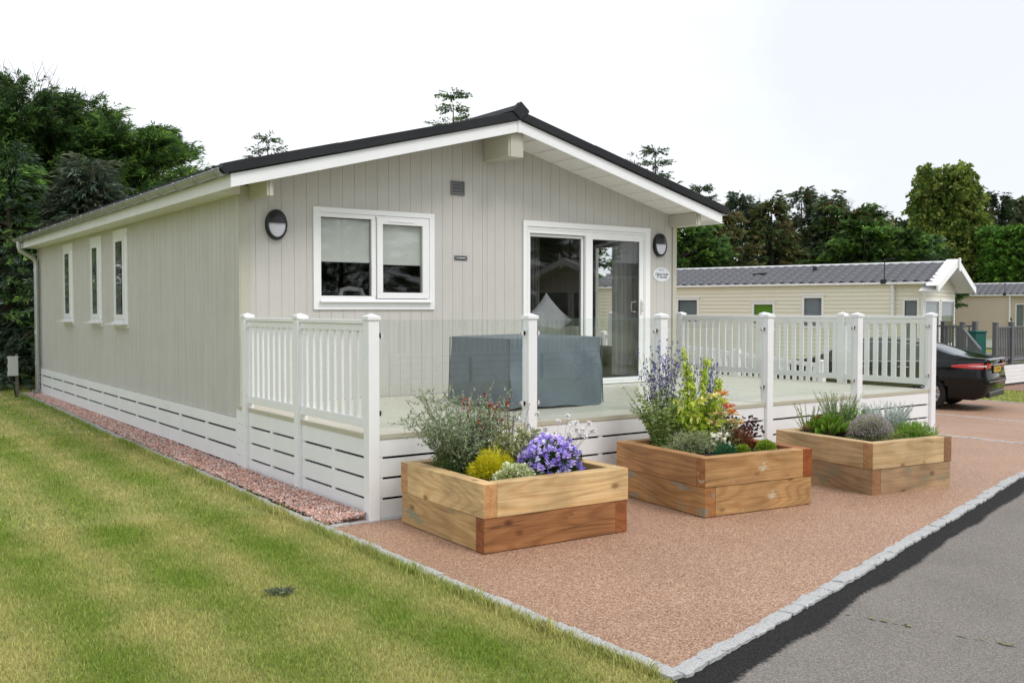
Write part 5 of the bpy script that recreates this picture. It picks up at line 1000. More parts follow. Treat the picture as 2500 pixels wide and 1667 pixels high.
        b=MB(); b.tube([(3.12,.92*s_,.97),(3.12,1.0*s_,1.0),(3.12,1.06*s_,1.02),(3.12,1.1*s_,1.02)],[.03,.05,.075,.04],10); b.build('door_mirror',carp,root,smooth=True)
        b=MB(); b.tube([surf(.75+.3*k,.545,s_,.0) for k in range(0,11)],.006,5); b.build('door_crease',blackpl,root)
    b=MB(); b.box(-.068,-.02,-.44,.44,.925,.952); b.build('boot_bar',chrome,root,bevel=.006)
    b=MB(); b.box(-.030,.0,-.33,.33,.755,.92); b.build('plate_recess',blackpl,root,bevel=.01)
    b=MB(); b.box(-.040,-.031,-.26,.26,.785,.898); pl=b.build('number_plate',plate,root,bevel=.006)
    Mx=Matrix.Translation((-.0415,0,.841))@Matrix(((0,0,-1,0),(-1,0,0,0),(0,1,0,0),(0,0,0,1)))
    text('lettering','LX13 YUX',.098,ink,pl,Mx,sx=.86)
    b=MB(); b.box(-.07,-.055,-.055,.055,1.0,1.012); b.box(-.07,-.055,-.38,-.24,1.0,1.014); b.build('badge',chrome,root,bevel=.002)
    b=MB(); pts=[(-.075+.0*abs(y),y,.60) for y in np.linspace(-.72,.72,11)]; b.tube([(p[0]+.02*(abs(p[1])/.72)**4,p[1],p[2]) for p in pts],.012,6); b.build('bumper_strip',greyvent,root,smooth=True)
    b=MB(); b.box(-.035,.05,-.62,.62,.27,.40); b.build('rear_diffuser',blackpl,root,bevel=.03)
    b=MB(); b.box(.25,4.75,-.70,.70,.22,.50); b.build('underbody',dark,root)
    def wheel(x,s_):
        wr=empty('wheel',(x,.80*s_,.335)); wr.parent=root
        b=MB(); vs=[];fs=[]; n2=40; prof=[(.22,-.10),(.30,-.11),(.328,-.095),(.337,-.04),(.337,.04),(.328,.095),(.30,.11),(.22,.10)]
        for r,y in prof:
            for k in range(n2): a=2*math.pi*k/n2; vs.append((r*math.cos(a),y,r*math.sin(a)))
        for p in range(len(prof)-1):
            for k in range(n2): fs.append((p*n2+k,p*n2+(k+1)%n2,(p+1)*n2+(k+1)%n2,(p+1)*n2+k))
        b.add(vs,fs); b.build('tyre',tyre,wr,smooth=True)
        b=MB(); b.disc((0,.085*s_,0),.05,(0,s_,0),.02,16); 
        for k in range(10): a=2*math.pi*k/10; b.tube([(.04*math.cos(a),.10*s_,.04*math.sin(a)),(.225*math.cos(a+.06),.085*s_,.225*math.sin(a+.06))],[.014,.017],6)
        b.tube([(.222*math.cos(2*math.pi*k/32),.088*s_,.222*math.sin(2*math.pi*k/32)) for k in range(33)],.012,6); b.disc((0,-.02*s_,0),.21,(0,s_,0),.02,24); b.build('rim',alloy,wr,smooth=True)
    for x in (1.12,4.03):
        for s_ in (1,-1): wheel(x,s_)
    root.scale=(1,1,1.05); return root
build_car()
# ================================================================== CARAVANS
def siding_wall(b,x0,x1,z0,z1,y,holes=(),out=-1,ax='x',pitch=.125):
    """lapped horizontal boards; x along the wall, y = wall plane, out = direction of the weather face"""
    z=z0
    while z<z1-.005:
        e=min(z+pitch,z1); zs=sorted({z,e}|{h[k] for h in holes for k in (2,3) if z<h[k]<e})
        for p,q in zip(zs[:-1],zs[1:]):
            m=(p+q)/2; f=lambda zz:(.024*(1-(zz-z)/pitch))
            seg=[]; cur=x0
            for h in sorted(h for h in holes if h[2]<m<h[3]): seg.append((cur,h[0])); cur=h[1]
            seg.append((cur,x1))
            for a,c in seg:
                if c-a<.01: continue
                A_=[(a,y+out*f(p)),(c,y+out*f(p)),(c,y+out*f(q)),(a,y+out*f(q))]; zz=[p,p,q,q]
                V=[(t[0],t[1],k) if ax=='x' else (t[1],t[0],k) for t,k in zip(A_,zz)]; V2=[(t[0],y,k) if ax=='x' else (y,t[0],k) for t,k in zip(A_,zz)]
                b.add(V+V2,[(0,1,2,3),(4,7,6,5),(0,4,5,1)])
        z=e
def caravan(name,loc,rz,label,mside,Lh=11.0,W=4.2,z0=-.05,ze=2.88,zr=3.52,wins=((-6.9,-6.18,2.40,3.0),),front=.85,group=None,tile_n=None,detail=True):
    R0=empty(name,loc,rz,label,'caravan')
    if group: R0['group']=group
    bay=front
    holes=[(a,c,zb,zt) for a,c,zb,zt,_ in wins]
    b=MB(); siding_wall(b,-Lh,0,z0+.55,ze,0,holes); siding_wall(b,-Lh,0,z0+.55,ze,W,(),1); siding_wall(b,0,W,z0+.55,ze,-Lh,(),-1,'y')
    b.prism([(0,ze),(W,ze),(W/2,zr-.05)],-Lh-.0,-Lh+.05,'x'); b.build('wall',mside,R0)
    # bay end: inset side pieces and front with gable
    y0=.14; bb=MB(); hs=[(.30,.72,z0+1.05,2.38)]; siding_wall(bb,.0,bay,z0+.55,ze,y0,hs); siding_wall(bb,.0,bay,z0+.55,ze,W-y0,(),1)
    hf=[(y0+.15,W/2-.12,z0+1.0,2.36),(W/2+.12,W-y0-.15,z0+1.0,2.36)]; siding_wall(bb,y0,W-y0,z0+.55,ze,bay,hf,1,'y')
    z=ze
    while z<zr-.12:   # boards of the gable
        e=min(z+.105,zr-.1); k=lambda zz:(zr-.02-zz)/(zr-ze)*W/2; bb.add([(bay+.016,W/2-k(z)+.1,z),(bay+.016,W/2+k(z)-.1,z),(bay,W/2+k(e)-.1,e),(bay,W/2-k(e)+.1,e)],[(0,1,2,3)]); z=e
    bb.build('bay_wall',mside,R0)
    b=MB(); b.box(-Lh+.02,bay-.02,.05,W-.05,z0-.5,z0+.55) if False else b.box(-Lh+.05,-.02,.03,W-.03,z0,z0+.548); b.box(-.0199,bay-.03,y0+.03,W-y0-.03,z0,z0+.548); b.build('base_skirt',pvc2,R0)
    b=MB(); b.box(-Lh+.1,-.05,.9,W-.1,z0+.6,ze-.05); b.build('interior',dark,R0)
    b=MB(); b.box(-.045,.05,-.03,.10,z0+.5,ze); b.box(bay-.04,bay+.03,y0-.03,y0+.05,z0+.5,ze); b.build('corner_post',upvc,R0,bevel=.004)
    for a,c,zb,zt,mb in wins:
        w=MB(); ring(w,a-.05,c+.05,zb-.05,zt+.05,.055,-.035,.02) if False else None
        def rg(w,x0,x1,z0_,z1_,t,ya,yb_):
            w.box(x0,x1,ya,yb_,z0_,z0_+t); w.box(x0,x1,ya,yb_,z1_-t,z1_); w.box(x0,x0+t,ya,yb_,z0_+t,z1_-t); w.box(x1-t,x1,ya,yb_,z0_+t,z1_-t)
        rg(w,a-.02,c+.02,zb-.02,zt+.02,.075,-.04,.03); w.box(a-.07,c+.07,-.055,-.017,zt+.021,zt+.06); f=w.build('window',upvc,R0,bevel=.004)
        w=MB(); w.box(a+.05,c-.05,-.012,-.006,zb+.05,zt-.05); w.build('pane',cglaz,f)
        w=MB(); w.box(a+.05,c-.05,.05,.055,zb+.05,zt-.05)
        if mb=='slat':
            w=MB(); k=zb+.06
            while k<zt-.06: w.add([(a+.06,.05,k),(c-.06,.05,k),(c-.06,.07,k+.016),(a+.06,.07,k+.016)],[(0,1,2,3)]); k+=.028
            w.box(a+.05,c-.05,.09,.095,zb+.05,zt-.05)
        w.build('blind',MATS['green_blind'] if mb=='green' else MATS['slat_blind'],f)
    for ax,(a,c,zb,zt) in [('s',hs[0])]+[('f',h) for h in hf]:
        w=MB()
        def q(x0,x1,ya,yb_,za,zb2): 
            if ax=='s': w.box(x0,x1,y0+ya,y0+yb_,za,zb2)
            else: w.box(bay-yb_,bay-ya,x0,x1,za,zb2)
        t=.06; q(a-.03,c+.03,-.035,.02,zb-.03,zb+t-.03); q(a-.03,c+.03,-.035,.02,zt-.03,zt+.03); q(a-.03,a+.03,-.035,.02,zb+.03,zt-.03); q(c-.03,c+.03,-.035,.02,zb+.03,zt-.03); f=w.build('window',upvc,R0,bevel=.004)
        w=MB(); q(a+.03,c-.03,-.010,-.004,zb+.03,zt-.03); w.build('pane',cglaz,f)
        w=MB(); k=zb+(.75 if ax=='f' else .04)
        while k<zt-.05: 
            q(a+.04,c-.04,.05,.052,k,k+.018); k+=.028
        w.build('blind',MATS['slat_blind'],f)
    # pantile-effect roof
    cn=int((Lh+bay+.45)/.04); rows=7; half=W/2+.10; sl=math.hypot(half,zr-ze+.06); per=12
    for s_ in ((-1,1)):
        xs_=np.linspace(-Lh-.1,bay+.35,cn); ts=[]
        for r in range(rows):
            for k in (0,.03,.5,.97): ts.append((r+k)/rows)
        ts=np.array(ts+[1.0]); X_,T_=np.meshgrid(xs_,ts); ph=2*math.pi*X_/.32; rowi=np.floor(np.minimum(T_,.9999)*rows); fr=T_*rows-rowi
        hgt=.026*np.sin(ph)+.009*np.sin(2*ph+.6)+.095*fr
        yy=(W/2)+s_*T_*half; zz=zr+.03-T_*(zr-ze+.07)+hgt*1.0; V=np.stack([X_,yy,zz],-1).reshape(-1,3); a_,c_=X_.shape; i=np.arange((a_-1))[:,None]*c_+np.arange(c_-1)[None,:]; F_=np.stack([i,i+1,i+1+c_,i+c_],-1).reshape(-1,4)
        npmesh('roof_slope',V,F_,tilem,R0)
    b=MB(); b.tube([(-Lh-.1,W/2,zr+.045),(bay+.3,W/2,zr+.045)],.045,8); b.build('ridge_strip',upvc,R0,smooth=True)
    b=MB(); b.box(-Lh-.1,bay+.3,-.07,-.03,ze-.04,ze+.02); b.box(-Lh-.1,bay+.3,-.14,-.07,ze-.035,ze-.025); b.box(-Lh-.1,bay+.3,-.145,-.135,ze-.035,ze+.03)
    k=-Lh+.4
    while k<bay: b.box(k,k+.03,-.15,-.03,ze-.045,ze-.036); k+=.75
    b.box(-Lh-.1,bay+.3,-.03,.17,ze-.02,ze-.012); b.build('gutter',upvc,R0,bevel=.003)
    b=MB(); b.tube([(-.0,-.09,ze-.04),(-.0,-.06,ze-.2),(-.0,-.06,z0+.1)],.034,8); b.build('downpipe',upvc,R0,smooth=True)
    for s_ in (-1,1):   # deep white bargeboards
        yA,yB=W/2,W/2+s_*(W/2+.40); zA,zB=zr+.14,zr+.14-(zr-ze+.09)*1.18; b=MB(); b.prism([(yA+s_*.015,zA),(yB,zB),(yB-s_*.04,zB-.21),(yA+s_*.015,zA-.24)],bay+.50,bay+.555,'x'); b.prism([(yA+s_*.015,zA),(yB,zB),(yB,zB-.03),(yA+s_*.015,zA-.03)],bay+.20,bay+.499,'x'); b.build('bargeboard',upvc,R0,bevel=.008)
        b=MB(); b.prism([(yA+s_*.015,zA-.20),(yB-s_*.05,zB-.16),(yB-s_*.05,zB-.18),(yA+s_*.015,zA-.22)],bay+.0,bay+.499,'x'); b.build('soffit',upvc,R0)
    b=MB(); b.prism([(W/2-.10,zr+.17),(W/2+.10,zr+.17),(W/2+.08,zr-.22),(W/2,zr-.27),(W/2-.08,zr-.22)],bay+.561,bay+.60,'x'); b.build('finial',upvc,R0,bevel=.006)
    if detail:
        b=MB(); x=-2.9+.0; b.tube([(x,W/2-.75,zr-.32),(x,W/2-.75,zr-.02)],.07,12); b.build('flue',blackpl,R0,smooth=True); b=MB(); b.tube([(x,W/2-.75,zr-.40),(x,W/2-.75,zr-.2)],[.17,.075],12); b.build('flue_collar',upvc,R0,smooth=True)
        b=MB(); b.prism([(-5.0,zr-.30),(-4.55,zr-.30),(-4.52,zr-.18),(-4.98,zr-.21)],W/2-1.0,W/2-.7); b.build('roof_vent',blackpl,R0,bevel=.01)
        b=MB(); x=-.25; b.tube([(x,.0,ze+.05),(x,.02,zr+.12)],.016,6); b.tube([(x-.28,.02,zr+.02),(x+.28,.02,zr+.12)],.010,5)
        for k in range(5): u=-.26+.13*k; b.tube([(x+u,-.13,zr+.07+u*.18),(x+u,.17,zr+.07+u*.18)],.007,4)
        b.build('aerial',blackpl,R0); b=MB(); b.box(-.32,-.16,-.16,-.03,ze-.02,ze+.12); b.build('aerial_box',blackpl,R0,bevel=.01)
    return R0
mat('green_blind',(.20,.42,.04),.7); mat('slat_blind',(.46,.49,.52),.6)
RZ=math.atan2(-.954,.30)
c1=caravan('static_caravan',(23.35,10.9,-.45),RZ,'cream static caravan with grey tiled roof behind the deck railing',cream,wins=((-7.3,-6.46,1.6,2.46,'slat'),(-4.50,-3.74,1.55,2.30,'green'),(-2.80,-2.12,1.5,2.50,'slat')))
c2=caravan('static_caravan',(50.3,21.4,-.45),RZ,'beige static caravan with grey tiled roof at the far right edge',beige,Lh=12,wins=())
# across the road, seen as reflections in the lodge's glass
c3=caravan('static_caravan',(7.0,-13.2,.0),R_(90),'mushroom brown caravan across the road with its gable end to the lodge',pinkish,wins=((-3.2,-2.4,1.4,2.4,'slat'),),detail=False)
c4=caravan('static_caravan',(22.5,-16.0,.0),R_(172),'brown caravan across the road standing side on to the lodge',pinkish,wins=((-3.2,-2.4,1.1,2.4,'slat'),(-6.5,-5.6,1.3,2.4,'slat')),detail=False)
# ------------------------------------------------------------------ ramp rails beside the deck
rp=empty('ramp',(8.35,7.4,0),label='white railed access ramp sloping down beyond the deck railing',cat='ramp')
def rz_(y): return -.05+(y-2.45)*.0694
yo=7.4; b=MB(); 
b.prism([(2.45-yo,rz_(2.45)-.06),(11.5-yo,rz_(11.5)-.06),(11.5-yo,rz_(11.5)),(2.45-yo,rz_(2.45))],-.48,.48,'x'); b.build('ramp_floor',deckm,rp)
b=MB(); b.prism([(2.45-yo,-.35),(11.5-yo,-.35),(11.5-yo,rz_(11.5)-.02),(2.45-yo,rz_(2.45)-.02)],.482,.50,'x'); b.build('ramp_skirt',pvc2,rp)
for y in (2.5,4.15,5.8,7.45,9.1,10.75):
    b=MB(); z=rz_(y); b.box(.41,.50-.001,y-yo-.045,y-yo+.045,z-.35,z+.90); b.add([(.40,y-yo-.055,z+.90),(.51,y-yo-.055,z+.90),(.51,y-yo+.055,z+.90),(.40,y-yo+.055,z+.90),(.455,y-yo,z+.93)],[(0,1,4),(1,2,4),(2,3,4),(3,0,4),(3,2,1,0)]); b.build('post',pvc,rp,bevel=.003)
for a,c in zip((2.5,4.15,5.8,7.45,9.1),(4.15,5.8,7.45,9.1,10.75)):
    g=empty('rail_panel'); g.parent=rp; a+=.046-yo; c-=.046+yo; z=lambda y:rz_(y+yo)
    b=MB(); b.prism([(a,z(a)+.80),(c,z(c)+.80),(c,z(c)+.86),(a,z(a)+.86)],.43,.48,'x'); b.build('top_rail',pvc,g); b=MB(); b.prism([(a,z(a)+.09),(c,z(c)+.09),(c,z(c)+.15),(a,z(a)+.15)],.435,.475,'x'); b.build('bottom_rail',pvc,g)
    b=MB(); k=a+.05
    while k<c-.05: b.box(.443,.467,k,k+.06,z(k)+.151,z(k)+.799); k+=.125
    b.build('balusters',pvc,g)
# ------------------------------------------------------------------ dark grey railed deck at the right
gd=empty('grey_deck',(23.55,7.6,-.45),label='dark grey railed deck with white boarded base at the right edge',cat='deck')
def gpost(x,y,z0,z1,par=gd):
    b=MB(); b.box(x-.06,x+.06,y-.06,y+.06,z0,z1-.03); b.box(x-.072,x+.072,y-.072,y+.072,z1-.03,z1); b.build('post',greyp,par,bevel=.006)
def grail(p,q,z0a,z0b,hh=1.0,sp=.115):
    p=Vector((*p,0)); q=Vector((*q,0)); d=(q-p); L_=d.length; d.normalize(); g=empty('rail_panel'); g.parent=gd; ang=math.atan2(d.y,d.x); sl=(z0b-z0a)/L_
    def pr(b,a,c,za,zb_,t): 
        b.M=Matrix.Translation(p)@Matrix.Rotation(ang,4,'Z'); b.prism([(a,z0a+sl*a+za),(c,z0a+sl*c+za),(c,z0a+sl*c+zb_),(a,z0a+sl*a+zb_)],-t,t)
    b=MB(); pr(b,.06,L_-.06,hh-.05,hh,.035); pr(b,.06,L_-.06,.06,.12,.02); b.build('rails',greyp,g)
    b=MB(); k=.09
    while k<L_-.09: pr(b,k,k+.045,.12,hh-.05,.012); k+=sp
    b.build('balusters',greyp,g)
fl=.60
W2=lambda x,y:(x-23.55,y-7.6)
pts=[W2(23.67,7.86),W2(24.70,7.95),W2(25.9,8.06),W2(27.35,8.19),W2(29.3,8.4)]
for p in pts: gpost(*p,-.05,fl+1.12)
for p,q in zip(pts[:-1],pts[1:]): grail(p,q,fl,fl)
qts=[W2(22.9,12.6),W2(24.12,11.1),W2(24.73,10.05),W2(25.13,9.28)]
for p in qts+[W2(23.87,8.95)]: gpost(*p,-.05,fl+1.12)
for p,q in zip(qts[:-1],qts[1:]): grail(p,q,fl,fl,1.0,.15)
gpost(*W2(23.07,7.92),-.1,.78); grail(W2(23.87,8.95),W2(23.07,7.92),fl,-.02,.98,.14); grail(W2(23.87,8.95),W2(24.3,9.9),fl,fl,1.0,.15)
b=MB(); b.prism([(.15,.3),(6.,.9),(6.,5.2),(-.6,5.2),(.6,3.5),(.4,1.4)],fl-.05,fl,'z'); b.build('floorboards',greyp,gd)
b=MB(); 
for i in range(5): b.prism([(.05,.16),(6.2,.76),(6.2,.79),(.05,.19)],.0+i*.105-.03,.0+i*.105+.07,'z')
b.build('base_boards',pvc2,gd); b=MB(); b.prism([(.06,.20),(6.2,.80),(6.2,.82),(.06,.22)],-.1,fl-.06,'z'); b.build('backing',blackpl,gd)
b=MB(); b.box(-.2,.2,-.16,.16,0,.80); b.box(-.22,.22,-.19,.17,.80,.86); o=b.build('garden_bin',binm,bevel=.015); o.location=(24.75,9.0,.145); o.rotation_euler=(0,0,-.3); tag(o,'dark green storage bin standing behind the grey railing','bin')
# small bird on a rail post
b=MB(); vs=[]; b.tube([(-.09,0,.05),(-.05,0,.06),(0,0,.075),(.05,0,.09),(.075,0,.115),(.10,0,.12),(.12,0,.118)],[.006,.022,.038,.032,.022,.018,.004],8); b.tube([(-.16,0,.03),(-.08,0,.055)],[.010,.014],5); b.tube([(0,.012,.05),(0,.012,-.001)],.004,4); b.tube([(0,-.012,.05),(0,-.012,-.001)],.004,4); o=b.build('bird',stonec,smooth='all'); o.location=(24.70,7.95,1.272); o.rotation_euler=(0,0,.6); tag(o,'small dark bird perched on a grey railing post','bird')
# ================================================================== TREES
def P_at(pxd,dist):    # bearing of a display column (2352 wide) at a ground distance
    a=yaw+math.atan((pxd*2500/2352-1250)/2393.5); return CX+dist*math.sin(a),CY+dist*math.cos(a)
def tree(name,x,y,z0,h,w,kind,pal,label,n=1400,k=14,ls=.17,lw=.045,base=.06,cat='tree',tips=None,group=None,trunk_r=.16,seedoff=0):
    R0=empty(name,(x,y,z0),rng.uniform(0,6.28) if kind!='block' else R_(-50),label,cat)
    if group: R0['group']=group
    b=MB(); b.tube([(0,0,-.1),(.05,.02,h*.3),(-.04,.05,h*.6),(0,0,h*.93)],[trunk_r,trunk_r*.75,trunk_r*.45,.02],8)
    for i in range(14):
        t=rng.uniform(.15,.8); a=rng.uniform(0,6.28); r=w*(1-t*.8)*.8; b.tube([(0,0,h*t),(math.cos(a)*r*.5,math.sin(a)*r*.5,h*t+r*.15),(math.cos(a)*r,math.sin(a)*r,h*t+r*.3)],[trunk_r*.3,trunk_r*.2,.01],5)
    b.build('trunk',bark,R0,smooth=True)
    F=Fol(); pal=np.array(pal)
    if kind=='broad':
        nl=44; lc=[]; 
        for i in range(nl):
            t=.04+.9*i/nl; a=i*2.4; rr_=w*math.sin(math.pi*min(1,(t*.72+.26)))**.6*.66*math.sqrt(rng.uniform(.2,1)); lc.append((rr_*math.cos(a),rr_*math.sin(a),base*h+t*(1-base)*h*.97,w*rng.uniform(.24,.38)))
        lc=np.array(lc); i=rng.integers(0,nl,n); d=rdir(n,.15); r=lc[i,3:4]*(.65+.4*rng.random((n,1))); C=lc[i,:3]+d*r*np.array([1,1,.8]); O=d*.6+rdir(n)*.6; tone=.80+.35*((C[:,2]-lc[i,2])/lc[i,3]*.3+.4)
    else:
        t=rng.random(n)**(.85 if kind!='spruce' else 1.25); a=rng.uniform(0,6.28,n)
        if kind=='cypress': prof=np.sqrt(np.clip(1-t**2.1,0,1))*.95+.05; prof*=1+.20*np.sin(a*3+t*7+seedoff)+.12*np.sin(a*7-t*15+seedoff*2)
        elif kind=='spruce': prof=(1-t)**.85*(1+.28*np.sin(t*h*7.5+seedoff)+.12*np.sin(a*5+t*20))+.02
        elif kind=='block': prof=np.full(n,1.0)/np.maximum(np.abs(np.cos(a)),np.abs(np.sin(a)))*.78
        elif kind=='open': prof=(1-t)**.7*(.75+.5*np.sin(np.floor(t*9)*2.3+a*2))
        rr_=w*prof*(1-.55*rng.random(n)**1.8); z=base*h+t*(1-base)*h
        if kind=='block': top=rng.random(n)<.3; z=np.where(top,h*(.97+.03*rng.random(n)),z); rr_=np.where(top,rr_*np.sqrt(rng.random(n)),rr_)
        if kind=='open': z=base*h+(np.floor(t*9)+.35*rng.random(n))/9*(1-base)*h
        C=np.stack([rr_*np.cos(a),rr_*np.sin(a),z],1); up_={'cypress':.45,'spruce':.12,'block':.2,'open':.15}[kind]; O=np.stack([np.cos(a),np.sin(a),np.full(n,up_)],1)+rdir(n)*.35; tone=np.ones(n)
    if kind in ('cypress','spruce'):
        nb=max(14,int(n/(26 if kind=='cypress' else 8))); bi=rng.integers(0,nb,n); tb=rng.random(nb)**(.85 if kind=='cypress' else 1.2); ab=np.arange(nb)*2.39996+rng.normal(0,.3,nb)
        if kind=='open': tb=(np.floor(tb*8)+.3*rng.random(nb))/8
        pf=(np.sqrt(np.clip(1-tb**2.1,0,1))*.92+.08) if kind=='cypress' else ((1-tb)**.8+.03); Rb=w*pf*rng.uniform(.72,1.22,nb); rise={'cypress':.42,'spruce':.10,'open':.18}[kind]*rng.uniform(.5,1.6,nb)
        s0=.28+.78*rng.random(n)**.75; lat=rng.normal(0,1,n)*.17*np.maximum(Rb[bi],.5)*(1.15-.6*s0); A0=ab[bi]; ro=Rb[bi]*s0; co_,si_=np.cos(A0),np.sin(A0)
        zc=base*h+tb[bi]*(1-base)*h*.97+ro*rise[bi]-(s0**2)*Rb[bi]*.14+rng.normal(0,.05 if kind=='cypress' else .22,n)*(1+Rb[bi]*.3); C=np.stack([co_*ro-si_*lat,si_*ro+co_*lat,np.minimum(zc,h*1.03)],1)
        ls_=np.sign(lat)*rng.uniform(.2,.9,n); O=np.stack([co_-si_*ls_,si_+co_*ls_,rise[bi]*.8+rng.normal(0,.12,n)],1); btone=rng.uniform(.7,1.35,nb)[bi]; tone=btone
    O/=np.linalg.norm(O,axis=1,keepdims=True); ax_l={'cypress':.62,'spruce':.5,'block':.35,'open':.45,'broad':.28}[kind]*(h/8)**.5
    # sprays: leaflets along an arching axis
    s_=np.tile(np.linspace(.0,1,k),(n,1))+rng.uniform(-.05,.05,(n,k)); A_=O[:,None,:]*(s_*ax_l)[...,None]; dr={'cypress':-.10,'spruce':-.22,'block':-.1,'open':-.12,'broad':-.25}[kind]; A_[...,2]+=dr*ax_l*s_**2
    side=rdir(n*k).reshape(n,k,3)*(.20 if kind!='broad' else .8)*ax_l*(1-.6*s_)[...,None]*(.55 if kind in('cypress','open') else .8); P=(C[:,None,:]+A_+side).reshape(-1,3)
    Dd=(O[:,None,:]+rng.normal(0,(.30 if kind!='broad' else 1),(n,k,3))).reshape(-1,3); Dd[:,2]-=.12
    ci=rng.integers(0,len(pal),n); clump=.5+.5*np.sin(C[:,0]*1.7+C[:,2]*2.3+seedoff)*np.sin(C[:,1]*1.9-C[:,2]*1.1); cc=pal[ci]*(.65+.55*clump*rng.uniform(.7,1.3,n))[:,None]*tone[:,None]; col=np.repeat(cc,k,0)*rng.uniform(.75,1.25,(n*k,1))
    if kind!='broad': col*= (.8+.45*s_.reshape(-1,1))  # lit tips put into the leaf colour: paler towards each spray's end
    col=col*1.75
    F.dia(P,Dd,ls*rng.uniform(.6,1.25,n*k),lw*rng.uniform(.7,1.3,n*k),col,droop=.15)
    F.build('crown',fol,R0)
    if tips:   # bare twiggy or spiky leaders on top
        F=Fol(); m=tips; p=stem_paths(m,w*.55,.35,1.2,5,.2,.5); p[...,2]+=h*.90; p[...,2]-=(np.hypot(p[...,0],p[...,1])/w)**2*h*.22; F.stems(p,.016,.004,np.array((.16,.14,.10))); q,T,t=along(p,12,.2,1); tw=q[:,None,:]+(rdir(len(q),.5)+T)[:,None,:]*(np.linspace(0,1,3)*.22)[None,:,None]; F.stems(tw,.007,.003,np.array((.17,.15,.11))); F.build('twigs',fol,R0)
    return R0
DG=[(.030,.064,.018),(.046,.092,.022),(.078,.135,.03),(.022,.046,.017)]; YG=[(.06,.115,.02),(.10,.165,.03),(.035,.07,.015)]
BG=[(.05,.075,.05),(.075,.105,.07),(.035,.055,.035)]; BR=[(.095,.075,.03),(.065,.075,.025),(.055,.085,.028),(.075,.10,.035)]
lt=tree('cypress_tree',*P_at(70,27),-.1,7.2,2.3,'cypress',DG,'tallest dark green cypress at the far left edge with twiggy top',n=3800,k=22,lw=.027,tips=26,seedoff=1)
tree('cypress_tree',*P_at(195,27.5),-.1,6.8,2.1,'cypress',DG+YG,'green cypress second from the left behind the lodge gutter',n=3400,k=22,lw=.027,tips=18,seedoff=2.2)
tree('cypress_tree',*P_at(290,27),-.1,6.5,1.9,'cypress',DG+YG,'green cypress third from the left with lighter green sprays',n=3100,k=22,lw=.027,seedoff=3.7)
tree('cypress_tree',*P_at(362,27.5),-.1,6.3,1.4,'cypress',DG+YG,'rightmost of the left hand cypresses, its boughs reaching over the gutter',n=2600,k=22,lw=.027,seedoff=5.1)
tree('cypress_tree',*P_at(-60,28.5),-.1,6.7,2.4,'cypress',DG,'dark cypress partly cut by the left edge of the view',n=2600,k=20,lw=.03,seedoff=.4)
tree('spruce_tree',*P_at(205,24),-.1,4.9,2.2,'spruce',BG+[(.06,.065,.04)],'grey green drooping spruce in front of the left cypresses',n=2000,k=20,lw=.035,base=.02,seedoff=2)
tree('spruce_tree',*P_at(20,24.5),-.1,5.2,2.2,'spruce',BG+DG,'dark spruce with low boughs behind the meter box',n=2200,k=20,lw=.035,base=.06,seedoff=4)
for i,pxd in enumerate((-150,0,110,260,380)):
    tree('cypress_tree',*P_at(pxd,33),-.2,6.0,2.6,'cypress',[(.015,.03,.01),(.02,.04,.012)],['deep green cypress in the back row, leftmost','deep green back row cypress behind the tallest tree','deep green back row cypress behind the second tree','deep green back row cypress behind the third tree','deep green back row cypress at the right end'][i],n=900,k=12,ls=.24,lw=.08,base=0,group='back row of cypresses',seedoff=i)
tree('cypress_tree',*P_at(1425,46),-.5,7.9,2.0,'cypress',YG+DG,'green conifer hidden behind the roof, seen through the lodge windows',n=1500,k=14,ls=.28,lw=.08,base=.03,seedoff=3)
tree('cypress_tree',*P_at(1495,47),-.5,7.0,2.0,'cypress',DG+YG,'darker conifer behind the right end of the roof',n=1400,k=14,ls=.28,lw=.08,base=.03,seedoff=6)
# fence in the dark under the trees
fe=empty('wooden_fence',(0,29,-.1),label='dark old wooden fence under the trees at the far left',cat='fence'); fe.rotation_euler=(0,0,R_(-20))
for i in range(5):
    b=MB(); b.box(-5.5+i*2.6,-5.4+i*2.6,-.05,.05,0,1.9); b.build('post',fencew,fe)
b=MB()
for k in range(11): b.box(-5.5,5.2,-.07,-.05,.05+k*.165,.20+k*.165)
b.build('boards',fencew,fe)
# pine tips above the roof
tree('pine_tree',*P_at(1042,44),-.3,11.9,1.5,'open',[(.035,.06,.02),(.06,.09,.03)],'airy pine top rising above the left roof slope near the ridge',n=330,k=16,ls=.15,lw=.05,base=.55,seedoff=1)
tree('pine_tree',*P_at(1075,45),-.3,11.0,1.3,'open',[(.04,.06,.02),(.07,.095,.03)],'lower pine top just left of the roof ridge',n=260,k=14,ls=.15,lw=.05,base=.6,seedoff=1.7)
tree('pine_tree',*P_at(618,40),-.3,8.95,1.0,'open',[(.035,.06,.02),(.055,.08,.03)],'small pine tip showing above the left end of the roof',n=170,k=14,ls=.15,lw=.045,base=.6,seedoff=2.1)
tree('pine_tree',*P_at(1503,45),-.4,9.6,1.5,'open',[(.035,.055,.025),(.055,.08,.035)],'open spruce top above the right roof slope',n=230,k=16,ls=.16,lw=.045,base=.5,seedoff=1)
tree('pine_tree',*P_at(1456,46),-.4,9.6,.5,'open',[(.05,.06,.04),(.07,.08,.05)],'thin spruce leader beside the open spruce top',n=60,k=12,ls=.14,lw=.035,base=.6,seedoff=2)
tree('pine_tree',*P_at(1608,50),-.4,8.4,1.6,'open',[(.04,.055,.03),(.06,.08,.04)],'rounded pine top just beyond the right eaves',n=330,k=14,ls=.16,lw=.05,base=.5,seedoff=4)
